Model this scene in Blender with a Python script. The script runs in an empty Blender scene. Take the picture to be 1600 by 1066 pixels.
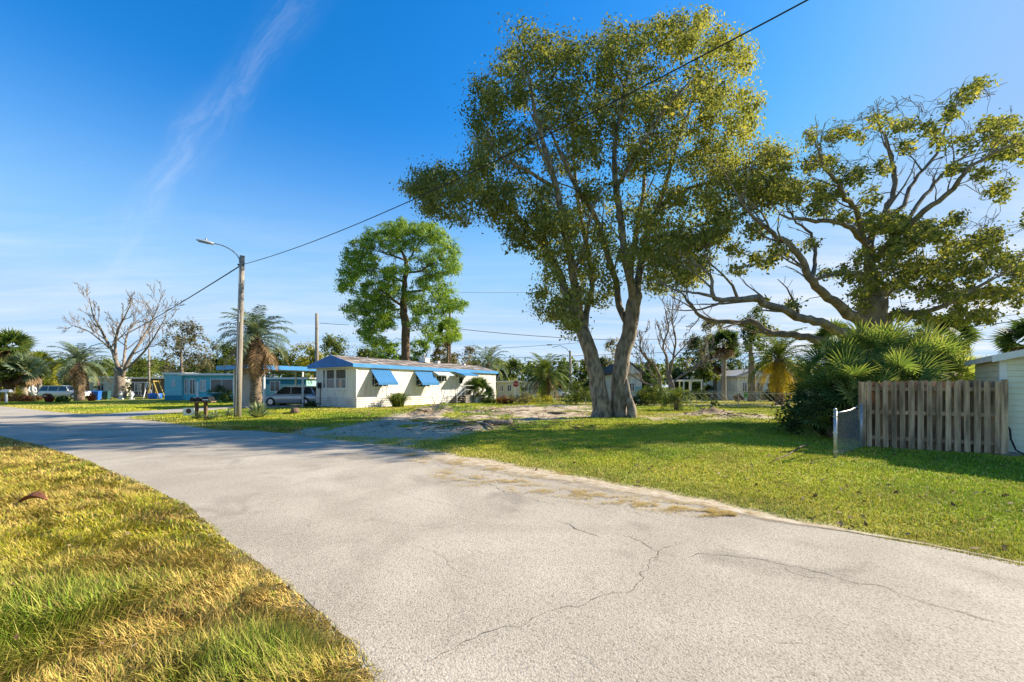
import bpy, math, random
import numpy as np
from mathutils import Vector, Matrix, noise as mnoise

# ------------------------------------------------------------------ camera, sky, sun
CAM_H, F, HY, CX = 1.55, 644.0, 605.0, 800.0
S = bpy.context.scene
COL = S.collection
cam_d = bpy.data.cameras.new('camera'); cam = bpy.data.objects.new('camera', cam_d); COL.objects.link(cam)
cam.location = (0, 0, CAM_H); cam.rotation_euler = (math.radians(90), 0, 0)
cam_d.sensor_width = 36; cam_d.lens = 36 * F / 1600; cam_d.shift_y = (HY - 533) / 1600
cam_d.clip_start = 0.05; cam_d.clip_end = 5000
S.camera = cam

SUN_AZ = math.atan2(0.58, 1.6); SUN_EL = math.radians(31)
sv = Vector((math.cos(SUN_AZ) * math.cos(SUN_EL), math.sin(SUN_AZ) * math.cos(SUN_EL), math.sin(SUN_EL)))
sl = bpy.data.lights.new('sun', 'SUN'); sl.energy = 4.4; sl.angle = math.radians(0.5); sl.color = (1.0, 0.90, 0.74)
sun = bpy.data.objects.new('sun', sl); COL.objects.link(sun); sun.rotation_euler = sv.to_track_quat('Z', 'Y').to_euler()
sun.location = (30, 10, 30)

W_ = bpy.data.worlds.new('World'); S.world = W_; W_.use_nodes = True
def build_world():
    nt = W_.node_tree; nt.nodes.clear(); N = nt.nodes.new; L = nt.links.new
    out = N('ShaderNodeOutputWorld'); bg = N('ShaderNodeBackground'); bg.inputs['Strength'].default_value = 0.13
    sky = N('ShaderNodeTexSky'); sky.sky_type = 'NISHITA'; sky.sun_disc = False
    sky.sun_elevation = SUN_EL; sky.sun_rotation = math.radians(90) - SUN_AZ
    sky.air_density = 1.0; sky.dust_density = 0.25; sky.ozone_density = 3.2
    hs = N('ShaderNodeHueSaturation'); hs.inputs['Saturation'].default_value = 1.38; hs.inputs['Value'].default_value = 0.80; hs.inputs['Hue'].default_value = 0.503
    L(sky.outputs[0], hs.inputs['Color'])
    sc_ = N('ShaderNodeSeparateColor'); cc_ = N('ShaderNodeCombineColor'); L(hs.outputs[0], sc_.inputs[0])
    for i_, lim in enumerate((0.95, 1.70, 2.95)):
        mn = N('ShaderNodeMath'); mn.operation = 'SMOOTH_MIN'; mn.inputs[1].default_value = lim; mn.inputs[2].default_value = 0.8; L(sc_.outputs[i_], mn.inputs[0]); L(mn.outputs[0], cc_.inputs[i_])
    tc = N('ShaderNodeTexCoord'); sep = N('ShaderNodeSeparateXYZ'); L(tc.outputs['Generated'], sep.inputs[0])
    def math_(op, a, b=None, clamp=False):
        m = N('ShaderNodeMath'); m.operation = op; m.use_clamp = clamp
        for i, v in enumerate((a, b)):
            if v is None: continue
            if isinstance(v, (int, float)): m.inputs[i].default_value = v
            else: L(v, m.inputs[i])
        return m.outputs[0]
    zz = math_('ADD', math_('MAXIMUM', sep.outputs[2], 0.0), 0.09)
    u = math_('DIVIDE', sep.outputs[0], zz); v = math_('DIVIDE', sep.outputs[1], zz)
    cmb = N('ShaderNodeCombineXYZ'); L(u, cmb.inputs[0]); L(v, cmb.inputs[1])
    def cloudnoise(scale, rot, sc, lo, hi, detail=7, dist=0.7):
        mp = N('ShaderNodeMapping'); mp.inputs['Rotation'].default_value = (0, 0, rot); mp.inputs['Scale'].default_value = sc
        L(cmb.outputs[0], mp.inputs[0]); n = N('ShaderNodeTexNoise'); n.inputs['Scale'].default_value = scale
        n.inputs['Detail'].default_value = detail; n.inputs['Roughness'].default_value = 0.62; n.inputs['Distortion'].default_value = dist
        L(mp.outputs[0], n.inputs['Vector'])
        mr = N('ShaderNodeMapRange'); mr.interpolation_type = 'SMOOTHSTEP'
        L(n.outputs[0], mr.inputs[0]); mr.inputs[1].default_value = lo; mr.inputs[2].default_value = hi
        return mr.outputs[0]
    c1 = cloudnoise(0.42, 0.15, (0.55, 2.2, 1), 0.36, 0.66)
    c2 = cloudnoise(1.1, -0.25, (0.8, 3.0, 1), 0.40, 0.72)
    # low cirrus: thicker toward the horizon and toward the sun side
    low = N('ShaderNodeMapRange'); low.interpolation_type = 'SMOOTHSTEP'; L(sep.outputs[2], low.inputs[0])
    low.inputs[1].default_value = 0.42; low.inputs[2].default_value = 0.03; low.inputs[3].default_value = 0.0; low.inputs[4].default_value = 1.0
    cl = math_('MULTIPLY', math_('ADD', math_('MULTIPLY', c1, 0.75), math_('MULTIPLY', c2, 0.5)), low.outputs[0])
    # right-hand cloud bank
    rb = N('ShaderNodeMapRange'); rb.interpolation_type = 'SMOOTHSTEP'; L(sep.outputs[0], rb.inputs[0])
    rb.inputs[1].default_value = 0.15; rb.inputs[2].default_value = 0.85
    cl = math_('MULTIPLY', cl, math_('ADD', math_('MULTIPLY', rb.outputs[0], 1.5), 0.6))
    # a long streak of old contrail cirrus, along a great circle
    def dirpx(x, y): return Vector(((x - CX) / F, 1, (HY - y) / F)).normalized()
    a = dirpx(195, 390); b = dirpx(440, 40); n3 = a.cross(b).normalized(); mid = (a + b).normalized()
    def dot(vec):
        vm = N('ShaderNodeVectorMath'); vm.operation = 'DOT_PRODUCT'; L(tc.outputs['Generated'], vm.inputs[0]); vm.inputs[1].default_value = vec
        return vm.outputs['Value']
    wn = N('ShaderNodeTexNoise'); wn.inputs['Scale'].default_value = 5; wn.inputs['Detail'].default_value = 5; L(tc.outputs['Generated'], wn.inputs['Vector'])
    wob = math_('MULTIPLY', math_('SUBTRACT', wn.outputs[0], 0.5), 0.07)
    d = math_('ADD', dot(n3), wob)
    g = math_('EXPONENT', math_('MULTIPLY', math_('MULTIPLY', d, d), -1700.0))
    along = math_('SUBTRACT', 1.0, math_('MULTIPLY', math_('SUBTRACT', 1.0, dot(mid)), 11.0), True)
    fc = N('ShaderNodeCombineXYZ'); L(math_('MULTIPLY', d, 16.0), fc.inputs[0]); L(math_('MULTIPLY', dot((b - a).normalized()), 3.2), fc.inputs[1])
    fn = N('ShaderNodeTexNoise'); fn.inputs['Scale'].default_value = 2.6; fn.inputs['Detail'].default_value = 10; fn.inputs['Roughness'].default_value = 0.68; fn.inputs['Distortion'].default_value = 0.6; L(fc.outputs[0], fn.inputs['Vector'])
    fr = N('ShaderNodeMapRange'); fr.interpolation_type = 'SMOOTHSTEP'; L(fn.outputs[0], fr.inputs[0]); fr.inputs[1].default_value = 0.36; fr.inputs[2].default_value = 0.72; fine = fr.outputs[0]
    st = math_('MULTIPLY', math_('MULTIPLY', g, along), math_('ADD', math_('MULTIPLY', fine, 0.16), 0.04))
    cov = math_('ADD', math_('MULTIPLY', cl, 0.85), st, True)
    mix = N('ShaderNodeMixRGB'); L(cov, mix.inputs[0]); mix.inputs[2].default_value = (2.8, 2.95, 3.15, 1)
    # thin pale haze band along the horizon
    hb = N('ShaderNodeMapRange'); hb.interpolation_type = 'SMOOTHSTEP'; L(sep.outputs[2], hb.inputs[0])
    hb.inputs[1].default_value = 0.55; hb.inputs[2].default_value = 0.0; hb.inputs[3].default_value = 0.0; hb.inputs[4].default_value = 0.82
    mix2 = N('ShaderNodeMixRGB'); L(hb.outputs[0], mix2.inputs[0]); L(cc_.outputs[0], mix2.inputs[1]); L(mix2.outputs[0], mix.inputs[1]); mix2.inputs[2].default_value = (1.5, 2.25, 3.0, 1)
    L(mix.outputs[0], bg.inputs['Color']); L(bg.outputs[0], out.inputs['Surface'])
build_world()
S.view_settings.view_transform = 'Standard'; S.view_settings.look = 'None'; S.view_settings.gamma = 1
S.view_settings.use_curve_mapping = False; S.view_settings.exposure = 1.38
S.cycles.max_bounces = 6; S.cycles.transparent_max_bounces = 6; S.cycles.diffuse_bounces = 3
S.cycles.caustics_reflective = False; S.cycles.caustics_refractive = False
S.cycles.use_denoising = True

# ------------------------------------------------------------------ helpers
rnd = random.Random(7)
def P3(px, py, D): return Vector(((px - CX) / F * D, D, CAM_H - (py - HY) / F * D))   # point seen at (px, py), D metres out
def GP(px, py):
    D = CAM_H * F / (py - HY); return ((px - CX) / F * D, D)

def tag(o, label=None, cat=None, group=None, kind=None):
    if label: o['label'] = label
    if cat: o['category'] = cat
    if group: o['group'] = group
    if kind: o['kind'] = kind
    return o
def empty(name, loc, rz=0, label=None, cat=None, group=None):
    o = bpy.data.objects.new(name, None); COL.objects.link(o); o.location = loc; o.rotation_euler = (0, 0, rz)
    o.empty_display_size = 0.2
    return tag(o, label, cat, group)

def link(name, me, mat, parent=None, smooth=False):
    if mat: me.materials.append(mat)
    if smooth: me.polygons.foreach_set('use_smooth', np.ones(len(me.polygons), dtype=bool))
    o = bpy.data.objects.new(name, me); COL.objects.link(o)
    if parent: o.parent = parent
    return o

class MB:
    def __init__(s): s.v = []; s.f = []
    def add(s, vs, fs):
        b = len(s.v); s.v += [tuple(v) for v in vs]; s.f += [tuple(i + b for i in f) for f in fs]; return s
    def box(s, c, d, rz=0, ry=0, rx=0):
        x, y, z = d[0] / 2, d[1] / 2, d[2] / 2
        M = Matrix.Rotation(rz, 3, 'Z') @ Matrix.Rotation(ry, 3, 'Y') @ Matrix.Rotation(rx, 3, 'X')
        vs = [Vector(c) + M @ Vector((a * x, b * y, e * z)) for e in (-1, 1) for b in (-1, 1) for a in (-1, 1)]
        return s.add(vs, [(0, 2, 3, 1), (4, 5, 7, 6), (0, 1, 5, 4), (2, 6, 7, 3), (0, 4, 6, 2), (1, 3, 7, 5)])
    def bx(s, a, b):
        return s.box([(a[i] + b[i]) / 2 for i in range(3)], [abs(b[i] - a[i]) for i in range(3)])
    def poly(s, pts): return s.add(pts, [tuple(range(len(pts)))])
    def prism(s, pts, off):
        n = len(pts); off = Vector(off); vs = [Vector(p) for p in pts] + [Vector(p) + off for p in pts]
        fs = [tuple(range(n - 1, -1, -1)), tuple(range(n, 2 * n))] + [(i, (i + 1) % n, n + (i + 1) % n, n + i) for i in range(n)]
        return s.add(vs, fs)
    def tube(s, P, R, n=8, cap=True, jit=0.0):
        P = [Vector(p) for p in P]; m = len(P)
        if not hasattr(R, '__len__'): R = [R] * m
        t = (P[1] - P[0]).normalized(); up = Vector((0, 0, 1)) if abs(t.z) < 0.9 else Vector((1, 0, 0))
        a = t.cross(up).normalized(); vs = []
        for i in range(m):
            if i < m - 1: t2 = (P[i + 1] - P[max(i - 1, 0)])
            else: t2 = P[i] - P[i - 1]
            if t2.length < 1e-6: t2 = t
            t2.normalize(); a = (a - t2 * a.dot(t2)); a = a.normalized() if a.length > 1e-5 else t2.orthogonal().normalized()
            b = t2.cross(a)
            for k in range(n):
                an = 2 * math.pi * k / n; r = R[i] * (1 + (rnd.uniform(-jit, jit) if jit else 0))
                vs.append(P[i] + a * math.cos(an) * r + b * math.sin(an) * r)
        fs = [(i * n + k, i * n + (k + 1) % n, (i + 1) * n + (k + 1) % n, (i + 1) * n + k) for i in range(m - 1) for k in range(n)]
        if cap: fs += [tuple(range(n - 1, -1, -1)), tuple((m - 1) * n + k for k in range(n))]
        return s.add(vs, fs)
    def lathe(s, prof, c=(0, 0, 0), n=12, axis='z'):
        vs = []; c = Vector(c)
        for r, h in prof:
            for k in range(n):
                a = 2 * math.pi * k / n
                p = Vector((r * math.cos(a), r * math.sin(a), h)) if axis == 'z' else (Vector((r * math.cos(a), h, r * math.sin(a))) if axis == 'y' else Vector((h, r * math.cos(a), r * math.sin(a))))
                vs.append(c + p)
        m = len(prof)
        fs = [(i * n + k, i * n + (k + 1) % n, (i + 1) * n + (k + 1) % n, (i + 1) * n + k) for i in range(m - 1) for k in range(n)]
        fs += [tuple(range(n - 1, -1, -1)), tuple((m - 1) * n + k for k in range(n))]
        return s.add(vs, fs)
    def build(s, name, mat, parent=None, smooth=False):
        me = bpy.data.meshes.new(name); me.from_pydata(s.v, [], s.f); me.update()
        return link(name, me, mat, parent, smooth)

def np_mesh(name, V, Fc, mat, parent=None, col=None, tint=None, smooth=False):
    """V (n,3), Fc (m,k) constant face size."""
    me = bpy.data.meshes.new(name); V = np.ascontiguousarray(V, dtype=np.float32); Fc = np.ascontiguousarray(Fc, dtype=np.int32)
    m, k = Fc.shape
    me.vertices.add(len(V)); me.vertices.foreach_set('co', V.ravel())
    me.loops.add(m * k); me.loops.foreach_set('vertex_index', Fc.ravel())
    me.polygons.add(m); me.polygons.foreach_set('loop_start', np.arange(0, m * k, k, dtype=np.int32))
    me.update(calc_edges=True)
    if col is not None:
        at = me.attributes.new('Col', 'FLOAT_COLOR', 'POINT'); c4 = np.ones((len(V), 4), np.float32); c4[:, :3] = col; at.data.foreach_set('color', c4.ravel())
    if tint is not None:
        at = me.attributes.new('tint', 'FLOAT', 'POINT'); at.data.foreach_set('value', np.ascontiguousarray(tint, dtype=np.float32))
    return link(name, me, mat, parent, smooth)

def vnoise(x, y, scale, seed=0):
    x = x / scale + seed * 17.13; y = y / scale - seed * 9.71
    xi = np.floor(x).astype(np.int64); yi = np.floor(y).astype(np.int64); fx = x - xi; fy = y - yi
    fx = fx * fx * (3 - 2 * fx); fy = fy * fy * (3 - 2 * fy)
    def h(a, b):
        n = (a * 374761393 + b * 668265263 + seed * 1442695) & 0x7fffffff
        n = ((n ^ (n >> 13)) * 1274126177) & 0x7fffffff
        return ((n ^ (n >> 16)) & 0xffff) / 65535.0
    return (h(xi, yi) * (1 - fx) + h(xi + 1, yi) * fx) * (1 - fy) + (h(xi, yi + 1) * (1 - fx) + h(xi + 1, yi + 1) * fx) * fy
def fbm(x, y, scale, seed=0, o=3):
    s = 0; a = 1; t = 0
    for i in range(o): s = s + a * vnoise(x, y, scale / 2 ** i, seed + i); t += a; a *= 0.5
    return s / t

# ------------------------------------------------------------------ materials
MATS = {}
def mat(name, c, rough=0.8, c2=None, scale=8.0, detail=5.0, lo=0.35, hi=0.65, bump=0.0, bscale=None, metal=0.0, stretch=None, spec=0.3, coat=0.0, coord='Object', noise_w=None):
    if name in MATS: return MATS[name]
    m = bpy.data.materials.new(name); m.use_nodes = True; nt = m.node_tree; N = nt.nodes.new; L = nt.links.new
    b = nt.nodes['Principled BSDF']; b.inputs['Roughness'].default_value = rough; b.inputs['Metallic'].default_value = metal
    b.inputs['Specular IOR Level'].default_value = spec; b.inputs['Coat Weight'].default_value = coat
    if c2 is None: c2 = tuple(v * 0.82 for v in c)
    tc = N('ShaderNodeTexCoord'); mp = N('ShaderNodeMapping'); L(tc.outputs[coord], mp.inputs[0])
    if stretch: mp.inputs['Scale'].default_value = stretch
    n = N('ShaderNodeTexNoise'); n.inputs['Scale'].default_value = scale; n.inputs['Detail'].default_value = detail; L(mp.outputs[0], n.inputs['Vector'])
    r = N('ShaderNodeValToRGB'); r.color_ramp.elements[0].position = lo; r.color_ramp.elements[1].position = hi
    r.color_ramp.elements[0].color = (*c2, 1); r.color_ramp.elements[1].color = (*c, 1)
    L(n.outputs[0], r.inputs[0]); L(r.outputs[0], b.inputs['Base Color'])
    if bump:
        n2 = N('ShaderNodeTexNoise'); n2.inputs['Scale'].default_value = bscale or scale * 3; n2.inputs['Detail'].default_value = 4; L(mp.outputs[0], n2.inputs['Vector'])
        bp = N('ShaderNodeBump'); bp.inputs['Strength'].default_value = bump; bp.inputs['Distance'].default_value = 0.05
        L(n2.outputs[0], bp.inputs['Height']); L(bp.outputs[0], b.inputs['Normal'])
    MATS[name] = m; return m

def leafmat(name, stops, trans=0.3, rough=0.55):
    """stops: colours from tint 0 to 1"""
    if name in MATS: return MATS[name]
    m = bpy.data.materials.new(name); m.use_nodes = True; nt = m.node_tree; N = nt.nodes.new; L = nt.links.new
    b = nt.nodes['Principled BSDF']; b.inputs['Roughness'].default_value = 0.7; b.inputs['Specular IOR Level'].default_value = 0.15
    at = N('ShaderNodeAttribute'); at.attribute_name = 'tint'; r = N('ShaderNodeValToRGB')
    els = r.color_ramp.elements
    while len(els) < len(stops): els.new(0.5)
    for i, c in enumerate(stops): els[i].position = i / (len(stops) - 1); els[i].color = (*c, 1)
    L(at.outputs['Fac'], r.inputs[0]); L(r.outputs[0], b.inputs['Base Color'])
    t = N('ShaderNodeBsdfTranslucent'); tm = N('ShaderNodeMixRGB'); tm.blend_type = 'MULTIPLY'; tm.inputs[0].default_value = 1
    L(r.outputs[0], tm.inputs[1]); tm.inputs[2].default_value = (1.35, 1.25, 0.7, 1); L(tm.outputs[0], t.inputs[0])
    mx = N('ShaderNodeMixShader'); mx.inputs[0].default_value = trans; L(b.outputs[0], mx.inputs[1]); L(t.outputs[0], mx.inputs[2])
    L(mx.outputs[0], nt.nodes['Material Output'].inputs['Surface'])
    MATS[name] = m; return m

def colmat(name, trans=0.0, rough=0.9, nscale=0, namp=0.3, bump=0.0):
    if name in MATS: return MATS[name]
    m = bpy.data.materials.new(name); m.use_nodes = True; nt = m.node_tree; N = nt.nodes.new; L = nt.links.new
    b = nt.nodes['Principled BSDF']; b.inputs['Roughness'].default_value = rough; b.inputs['Specular IOR Level'].default_value = 0.15
    at = N('ShaderNodeAttribute'); at.attribute_name = 'Col'; src = at.outputs['Color']
    if nscale:
        tc = N('ShaderNodeTexCoord'); n = N('ShaderNodeTexNoise'); n.inputs['Scale'].default_value = nscale; n.inputs['Detail'].default_value = 8; n.inputs['Roughness'].default_value = 0.7
        L(tc.outputs['Object'], n.inputs['Vector'])
        mr = N('ShaderNodeMapRange'); L(n.outputs[0], mr.inputs[0]); mr.inputs[1].default_value = 0.3; mr.inputs[2].default_value = 0.7
        mr.inputs[3].default_value = 1 - namp; mr.inputs[4].default_value = 1 + namp
        vm = N('ShaderNodeVectorMath'); vm.operation = 'SCALE'; L(src, vm.inputs[0]); L(mr.outputs[0], vm.inputs['Scale']); src = vm.outputs[0]
        if bump:
            bp = N('ShaderNodeBump'); bp.inputs['Strength'].default_value = bump; bp.inputs['Distance'].default_value = 0.06; L(n.outputs[0], bp.inputs['Height']); L(bp.outputs[0], b.inputs['Normal'])
    L(src, b.inputs['Base Color'])
    if trans:
        t = N('ShaderNodeBsdfTranslucent'); L(src, t.inputs[0]); mx = N('ShaderNodeMixShader'); mx.inputs[0].default_value = trans
        L(b.outputs[0], mx.inputs[1]); L(t.outputs[0], mx.inputs[2]); L(mx.outputs[0], nt.nodes['Material Output'].inputs['Surface'])
    MATS[name] = m; return m

def glassmat(name, c=(0.02, 0.03, 0.035)):
    m = mat(name, c, 0.06, tuple(v * 0.6 for v in c), 2.0, spec=0.8); return m

M_bark_grey = mat('pale_grey_bark', (0.33, 0.275, 0.215), 0.95, (0.10, 0.08, 0.062), 6, 10, 0.34, 0.60, 1.0, 20, stretch=(1, 1, 0.4))
M_bark_oak = mat('oak_bark', (0.31, 0.25, 0.19), 0.95, (0.12, 0.095, 0.07), 4, 8, 0.3, 0.7, 0.7, 16, stretch=(1, 1, 0.5))
M_bark_pine = mat('pine_bark', (0.22, 0.14, 0.09), 0.95, (0.07, 0.05, 0.035), 3, 8, 0.3, 0.7, 0.8, 9, stretch=(1, 1, 0.3))
M_bark_bare = mat('bleached_bare_bark', (0.30, 0.245, 0.19), 0.9, (0.14, 0.11, 0.085), 3, 6, 0.3, 0.7, 0.4)
M_bark_palm = mat('ringed_palm_bark', (0.26, 0.19, 0.13), 0.95, (0.07, 0.05, 0.035), 5, 6, 0.35, 0.6, 0.8, 12, stretch=(0.6, 0.6, 2.4))
M_bark_sabal = mat('smooth_palm_bark', (0.34, 0.29, 0.23), 0.9, (0.20, 0.165, 0.13), 4, 5, 0.35, 0.65, 0.3, stretch=(1, 1, 3))
M_white = mat('weathered_white_paint', (0.72, 0.69, 0.63), 0.55, (0.50, 0.45, 0.37), 1.6, 8, 0.30, 0.50, 0.05, 30, stretch=(2, 2, .3))
M_whitetrim = mat('white_trim', (0.78, 0.77, 0.74), 0.5, (0.66, 0.65, 0.62), 3)
M_blue = mat('bright_blue_paint', (0.025, 0.17, 0.50), 0.45, (0.02, 0.13, 0.40), 1.5)
M_fascia = mat('sky_blue_trim_paint', (0.06, 0.27, 0.56), 0.5, (0.05, 0.22, 0.46), 1.5)
M_awning = mat('blue_awning_metal', (0.045, 0.20, 0.42), 0.42, (0.035, 0.16, 0.34), 1.2, stretch=(6, 6, 1))
M_roofm = mat('stained_mobile_home_roof', (0.42, 0.37, 0.32), 0.9, (0.12, 0.09, 0.07), 1.1, 9, 0.42, 0.66, 0.2, 12, stretch=(2.5, 0.5, 1))
M_glass = glassmat('dark_window_glass')
M_curtain = mat('pale_curtain', (0.16, 0.145, 0.12), 0.9, (0.07, 0.06, 0.05), 3, stretch=(6, 6, 0.6))
M_dark = mat('dark_void', (0.018, 0.017, 0.016), 0.9)
M_concrete = mat('driveway_concrete', (0.40, 0.36, 0.30), 0.9, (0.30, 0.27, 0.23), 1.3, 8, 0.3, 0.7, 0.2, 30)
M_metal = mat('galvanised_metal', (0.48, 0.49, 0.50), 0.45, (0.32, 0.33, 0.34), 6, metal=0.6)
M_black = mat('black_plastic', (0.02, 0.02, 0.022), 0.5)
M_wood = mat('weathered_grey_fence_wood', (0.60, 0.40, 0.235), 0.9, (0.15, 0.10, 0.062), 4, 8, 0.30, 0.62, 0.5, 30, stretch=(3, 3, 0.35), coord='Object')
def vary(m, lo=.7, hi=1.2):
    nt = m.node_tree; b = nt.nodes['Principled BSDF']; src = b.inputs['Base Color'].links[0].from_socket; oi = nt.nodes.new('ShaderNodeObjectInfo'); mr = nt.nodes.new('ShaderNodeMapRange')
    nt.links.new(oi.outputs['Random'], mr.inputs[0]); mr.inputs[3].default_value = lo; mr.inputs[4].default_value = hi; vm = nt.nodes.new('ShaderNodeVectorMath'); vm.operation = 'SCALE'; nt.links.new(src, vm.inputs[0]); nt.links.new(mr.outputs[0], vm.inputs['Scale']); nt.links.new(vm.outputs[0], b.inputs['Base Color'])
vary(M_wood, .6, 1.3)
M_pole = mat('sunbleached_pole_wood', (0.34, 0.30, 0.24), 0.9, (0.20, 0.17, 0.14), 6, 7, 0.3, 0.7, 0.4, 20, stretch=(3, 3, 0.2))
M_wire = mat('dark_cable', (0.02, 0.022, 0.026), 0.7)
M_teal = mat('teal_wall_paint', (0.11, 0.47, 0.56), 0.7, (0.09, 0.38, 0.46), 1.3, 6)
M_tealdk = mat('deep_teal_paint', (0.03, 0.22, 0.30), 0.7, (0.025, 0.17, 0.24), 2)
M_cream = mat('cream_wall_paint', (0.62, 0.58, 0.48), 0.7, (0.50, 0.46, 0.38), 1.5)
M_greyroof = mat('pale_flat_roof', (0.46, 0.46, 0.46), 0.8, (0.34, 0.33, 0.32), 1.2)
M_shingle = mat('dark_shingle_roof', (0.12, 0.10, 0.085), 0.95, (0.07, 0.06, 0.05), 5, spec=.05)

def tree_leaf(name, stops, trans=0.48): return leafmat(name, stops, trans)
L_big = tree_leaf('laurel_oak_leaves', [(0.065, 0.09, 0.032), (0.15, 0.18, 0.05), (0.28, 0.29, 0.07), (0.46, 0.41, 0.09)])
L_oak = tree_leaf('oak_leaves', [(0.055, 0.08, 0.03), (0.14, 0.17, 0.045), (0.26, 0.27, 0.06), (0.43, 0.38, 0.08)])
L_pine = tree_leaf('pine_needles', [(0.04, 0.09, 0.02), (0.10, 0.20, 0.03), (0.24, 0.36, 0.045), (0.40, 0.46, 0.06)], 0.35)
L_mid = tree_leaf('mixed_leaves', [(0.02, 0.04, 0.012), (0.07, 0.11, 0.024), (0.15, 0.19, 0.035), (0.25, 0.26, 0.05)])
L_dark = tree_leaf('dark_leaves', [(0.014, 0.032, 0.014), (0.035, 0.07, 0.022), (0.08, 0.12, 0.035), (0.13, 0.17, 0.05)])
L_yel = tree_leaf('yellow_green_leaves', [(0.06, 0.09, 0.012), (0.17, 0.20, 0.02), (0.32, 0.30, 0.03), (0.45, 0.36, 0.04)])
L_grey = tree_leaf('grey_olive_leaves', [(0.06, 0.06, 0.035), (0.13, 0.13, 0.07), (0.21, 0.19, 0.11), (0.30, 0.26, 0.17)])
L_red = tree_leaf('reddish_shrub_leaves', [(0.05, 0.02, 0.012), (0.16, 0.06, 0.03), (0.28, 0.14, 0.05), (0.35, 0.26, 0.06)])
L_palm = tree_leaf('palm_fronds_green', [(0.018, 0.045, 0.014), (0.06, 0.11, 0.022), (0.14, 0.19, 0.035), (0.26, 0.27, 0.06)], 0.3)
L_fan = tree_leaf('palmetto_fans', [(0.04, 0.085, 0.024), (0.12, 0.19, 0.045), (0.27, 0.33, 0.08), (0.52, 0.50, 0.22)], 0.38)
L_pindo = tree_leaf('palm_fronds_blue_green', [(0.045, 0.08, 0.055), (0.10, 0.155, 0.10), (0.18, 0.23, 0.13), (0.29, 0.31, 0.15)], 0.25)
L_dead = tree_leaf('dead_brown_fronds', [(0.06, 0.038, 0.02), (0.14, 0.085, 0.045), (0.24, 0.155, 0.08), (0.34, 0.25, 0.13)], 0.15)
L_palyel = tree_leaf('yellowing_fronds', [(0.16, 0.13, 0.02), (0.34, 0.24, 0.025), (0.45, 0.33, 0.03), (0.50, 0.40, 0.06)], 0.3)
L_agave = tree_leaf('agave_blades', [(0.07, 0.12, 0.06), (0.17, 0.23, 0.11), (0.30, 0.34, 0.17), (0.42, 0.42, 0.22)], 0.15)

# ------------------------------------------------------------------ plan of the ground
ROAD = [GP(x, y) for x, y in [(584, 1064), (555, 1018), (520, 980), (478, 942), (440, 912), (394, 876), (356, 848), (296, 794), (240, 766), (184, 742), (156, 730), (116, 714), (60, 696), (0, 682)]]
ROAD = [(-0.2, 0.6), (-0.45, 1.5)] + ROAD + [(-20.5, 15.2), (-27, 18.5), (-40, 24.5), (-70, 38)]
ROAD += [(-74, 46), (-48, 36.5)] + [GP(x, y) for x, y in [(0, 635), (41, 639), (82, 644), (124, 647.3), (165, 648)]]
ROAD += [(-21.5, 22.6), (-19.6, 20.6)] + [GP(x, y) for x, y in [(240, 658), (280, 664), (310, 669), (340, 672.5), (400, 674), (440, 677), (480, 683), (540, 690), (600, 697), (637, 705), (675, 711), (750, 724), (787, 730), (840, 741), (907, 749), (975, 764), (1045, 776), (1117, 790), (1200, 812), (1320, 832), (1450, 855), (1600, 886)]]
ROAD += [(5.6, 2.95), (8, 1.6), (12, -1.2), (14, -6), (4, -6), (0.6, -1.5)]
ROAD = np.array(ROAD)
DRIVE = np.array([GP(x, y) for x, y in [(150, 648.5), (206, 644), (260, 640.6), (310, 638), (340, 636.8), (366, 635.2)]] + [(-22.0, 35.3), (-15.2, 36.5), (-15.6, 32.6)] + [GP(x, y) for x, y in [(400, 638), (366, 638.6), (310, 642.6), (250, 647.8), (215, 651), (190, 654.2), (165, 652)]])
SAND = [np.array([GP(x, y) for x, y in [(455, 678), (520, 688), (600, 699), (640, 697), (690, 684), (770, 668), (850, 658), (925, 652), (930, 634), (860, 633), (780, 635), (700, 638), (640, 646), (570, 658), (500, 668)]]),
        np.array([GP(x, y) for x, y in [(1000, 660), (1080, 655), (1200, 655), (1230, 650), (1200, 644), (1120, 643), (1060, 645), (1000, 650)]]),
        np.array([GP(x, y) for x, y in [(600, 695), (680, 706), (760, 719), (850, 736), (980, 758), (1120, 784), (1210, 806), (1330, 829), (1330, 838), (1180, 820), (1000, 790), (850, 765), (700, 738), (640, 716)]]),
        np.array([(6.3, 36.5), (14, 34.5), (26, 33.0), (26, 35.2), (14, 36.8), (6.3, 38)])]

def sdf(poly, x, y):
    """signed distance, negative inside"""
    d2 = np.full(x.shape, 1e18); inside = np.zeros(x.shape, bool); n = len(poly)
    for i in range(n):
        ax, ay = poly[i]; bx, by = poly[(i + 1) % n]; ex, ey = bx - ax, by - ay
        wx, wy = x - ax, y - ay; t = np.clip((wx * ex + wy * ey) / (ex * ex + ey * ey + 1e-12), 0, 1)
        d2 = np.minimum(d2, (wx - ex * t) ** 2 + (wy - ey * t) ** 2)
        c = ((ay > y) != (by > y)) & (x < (bx - ax) * (y - ay) / ((by - ay) if by != ay else 1e-12) + ax); inside ^= c
    d = np.sqrt(d2); return np.where(inside, -d, d)
def sm(a, b, x): t = np.clip((x - a) / (b - a), 0, 1); return t * t * (3 - 2 * t)

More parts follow.
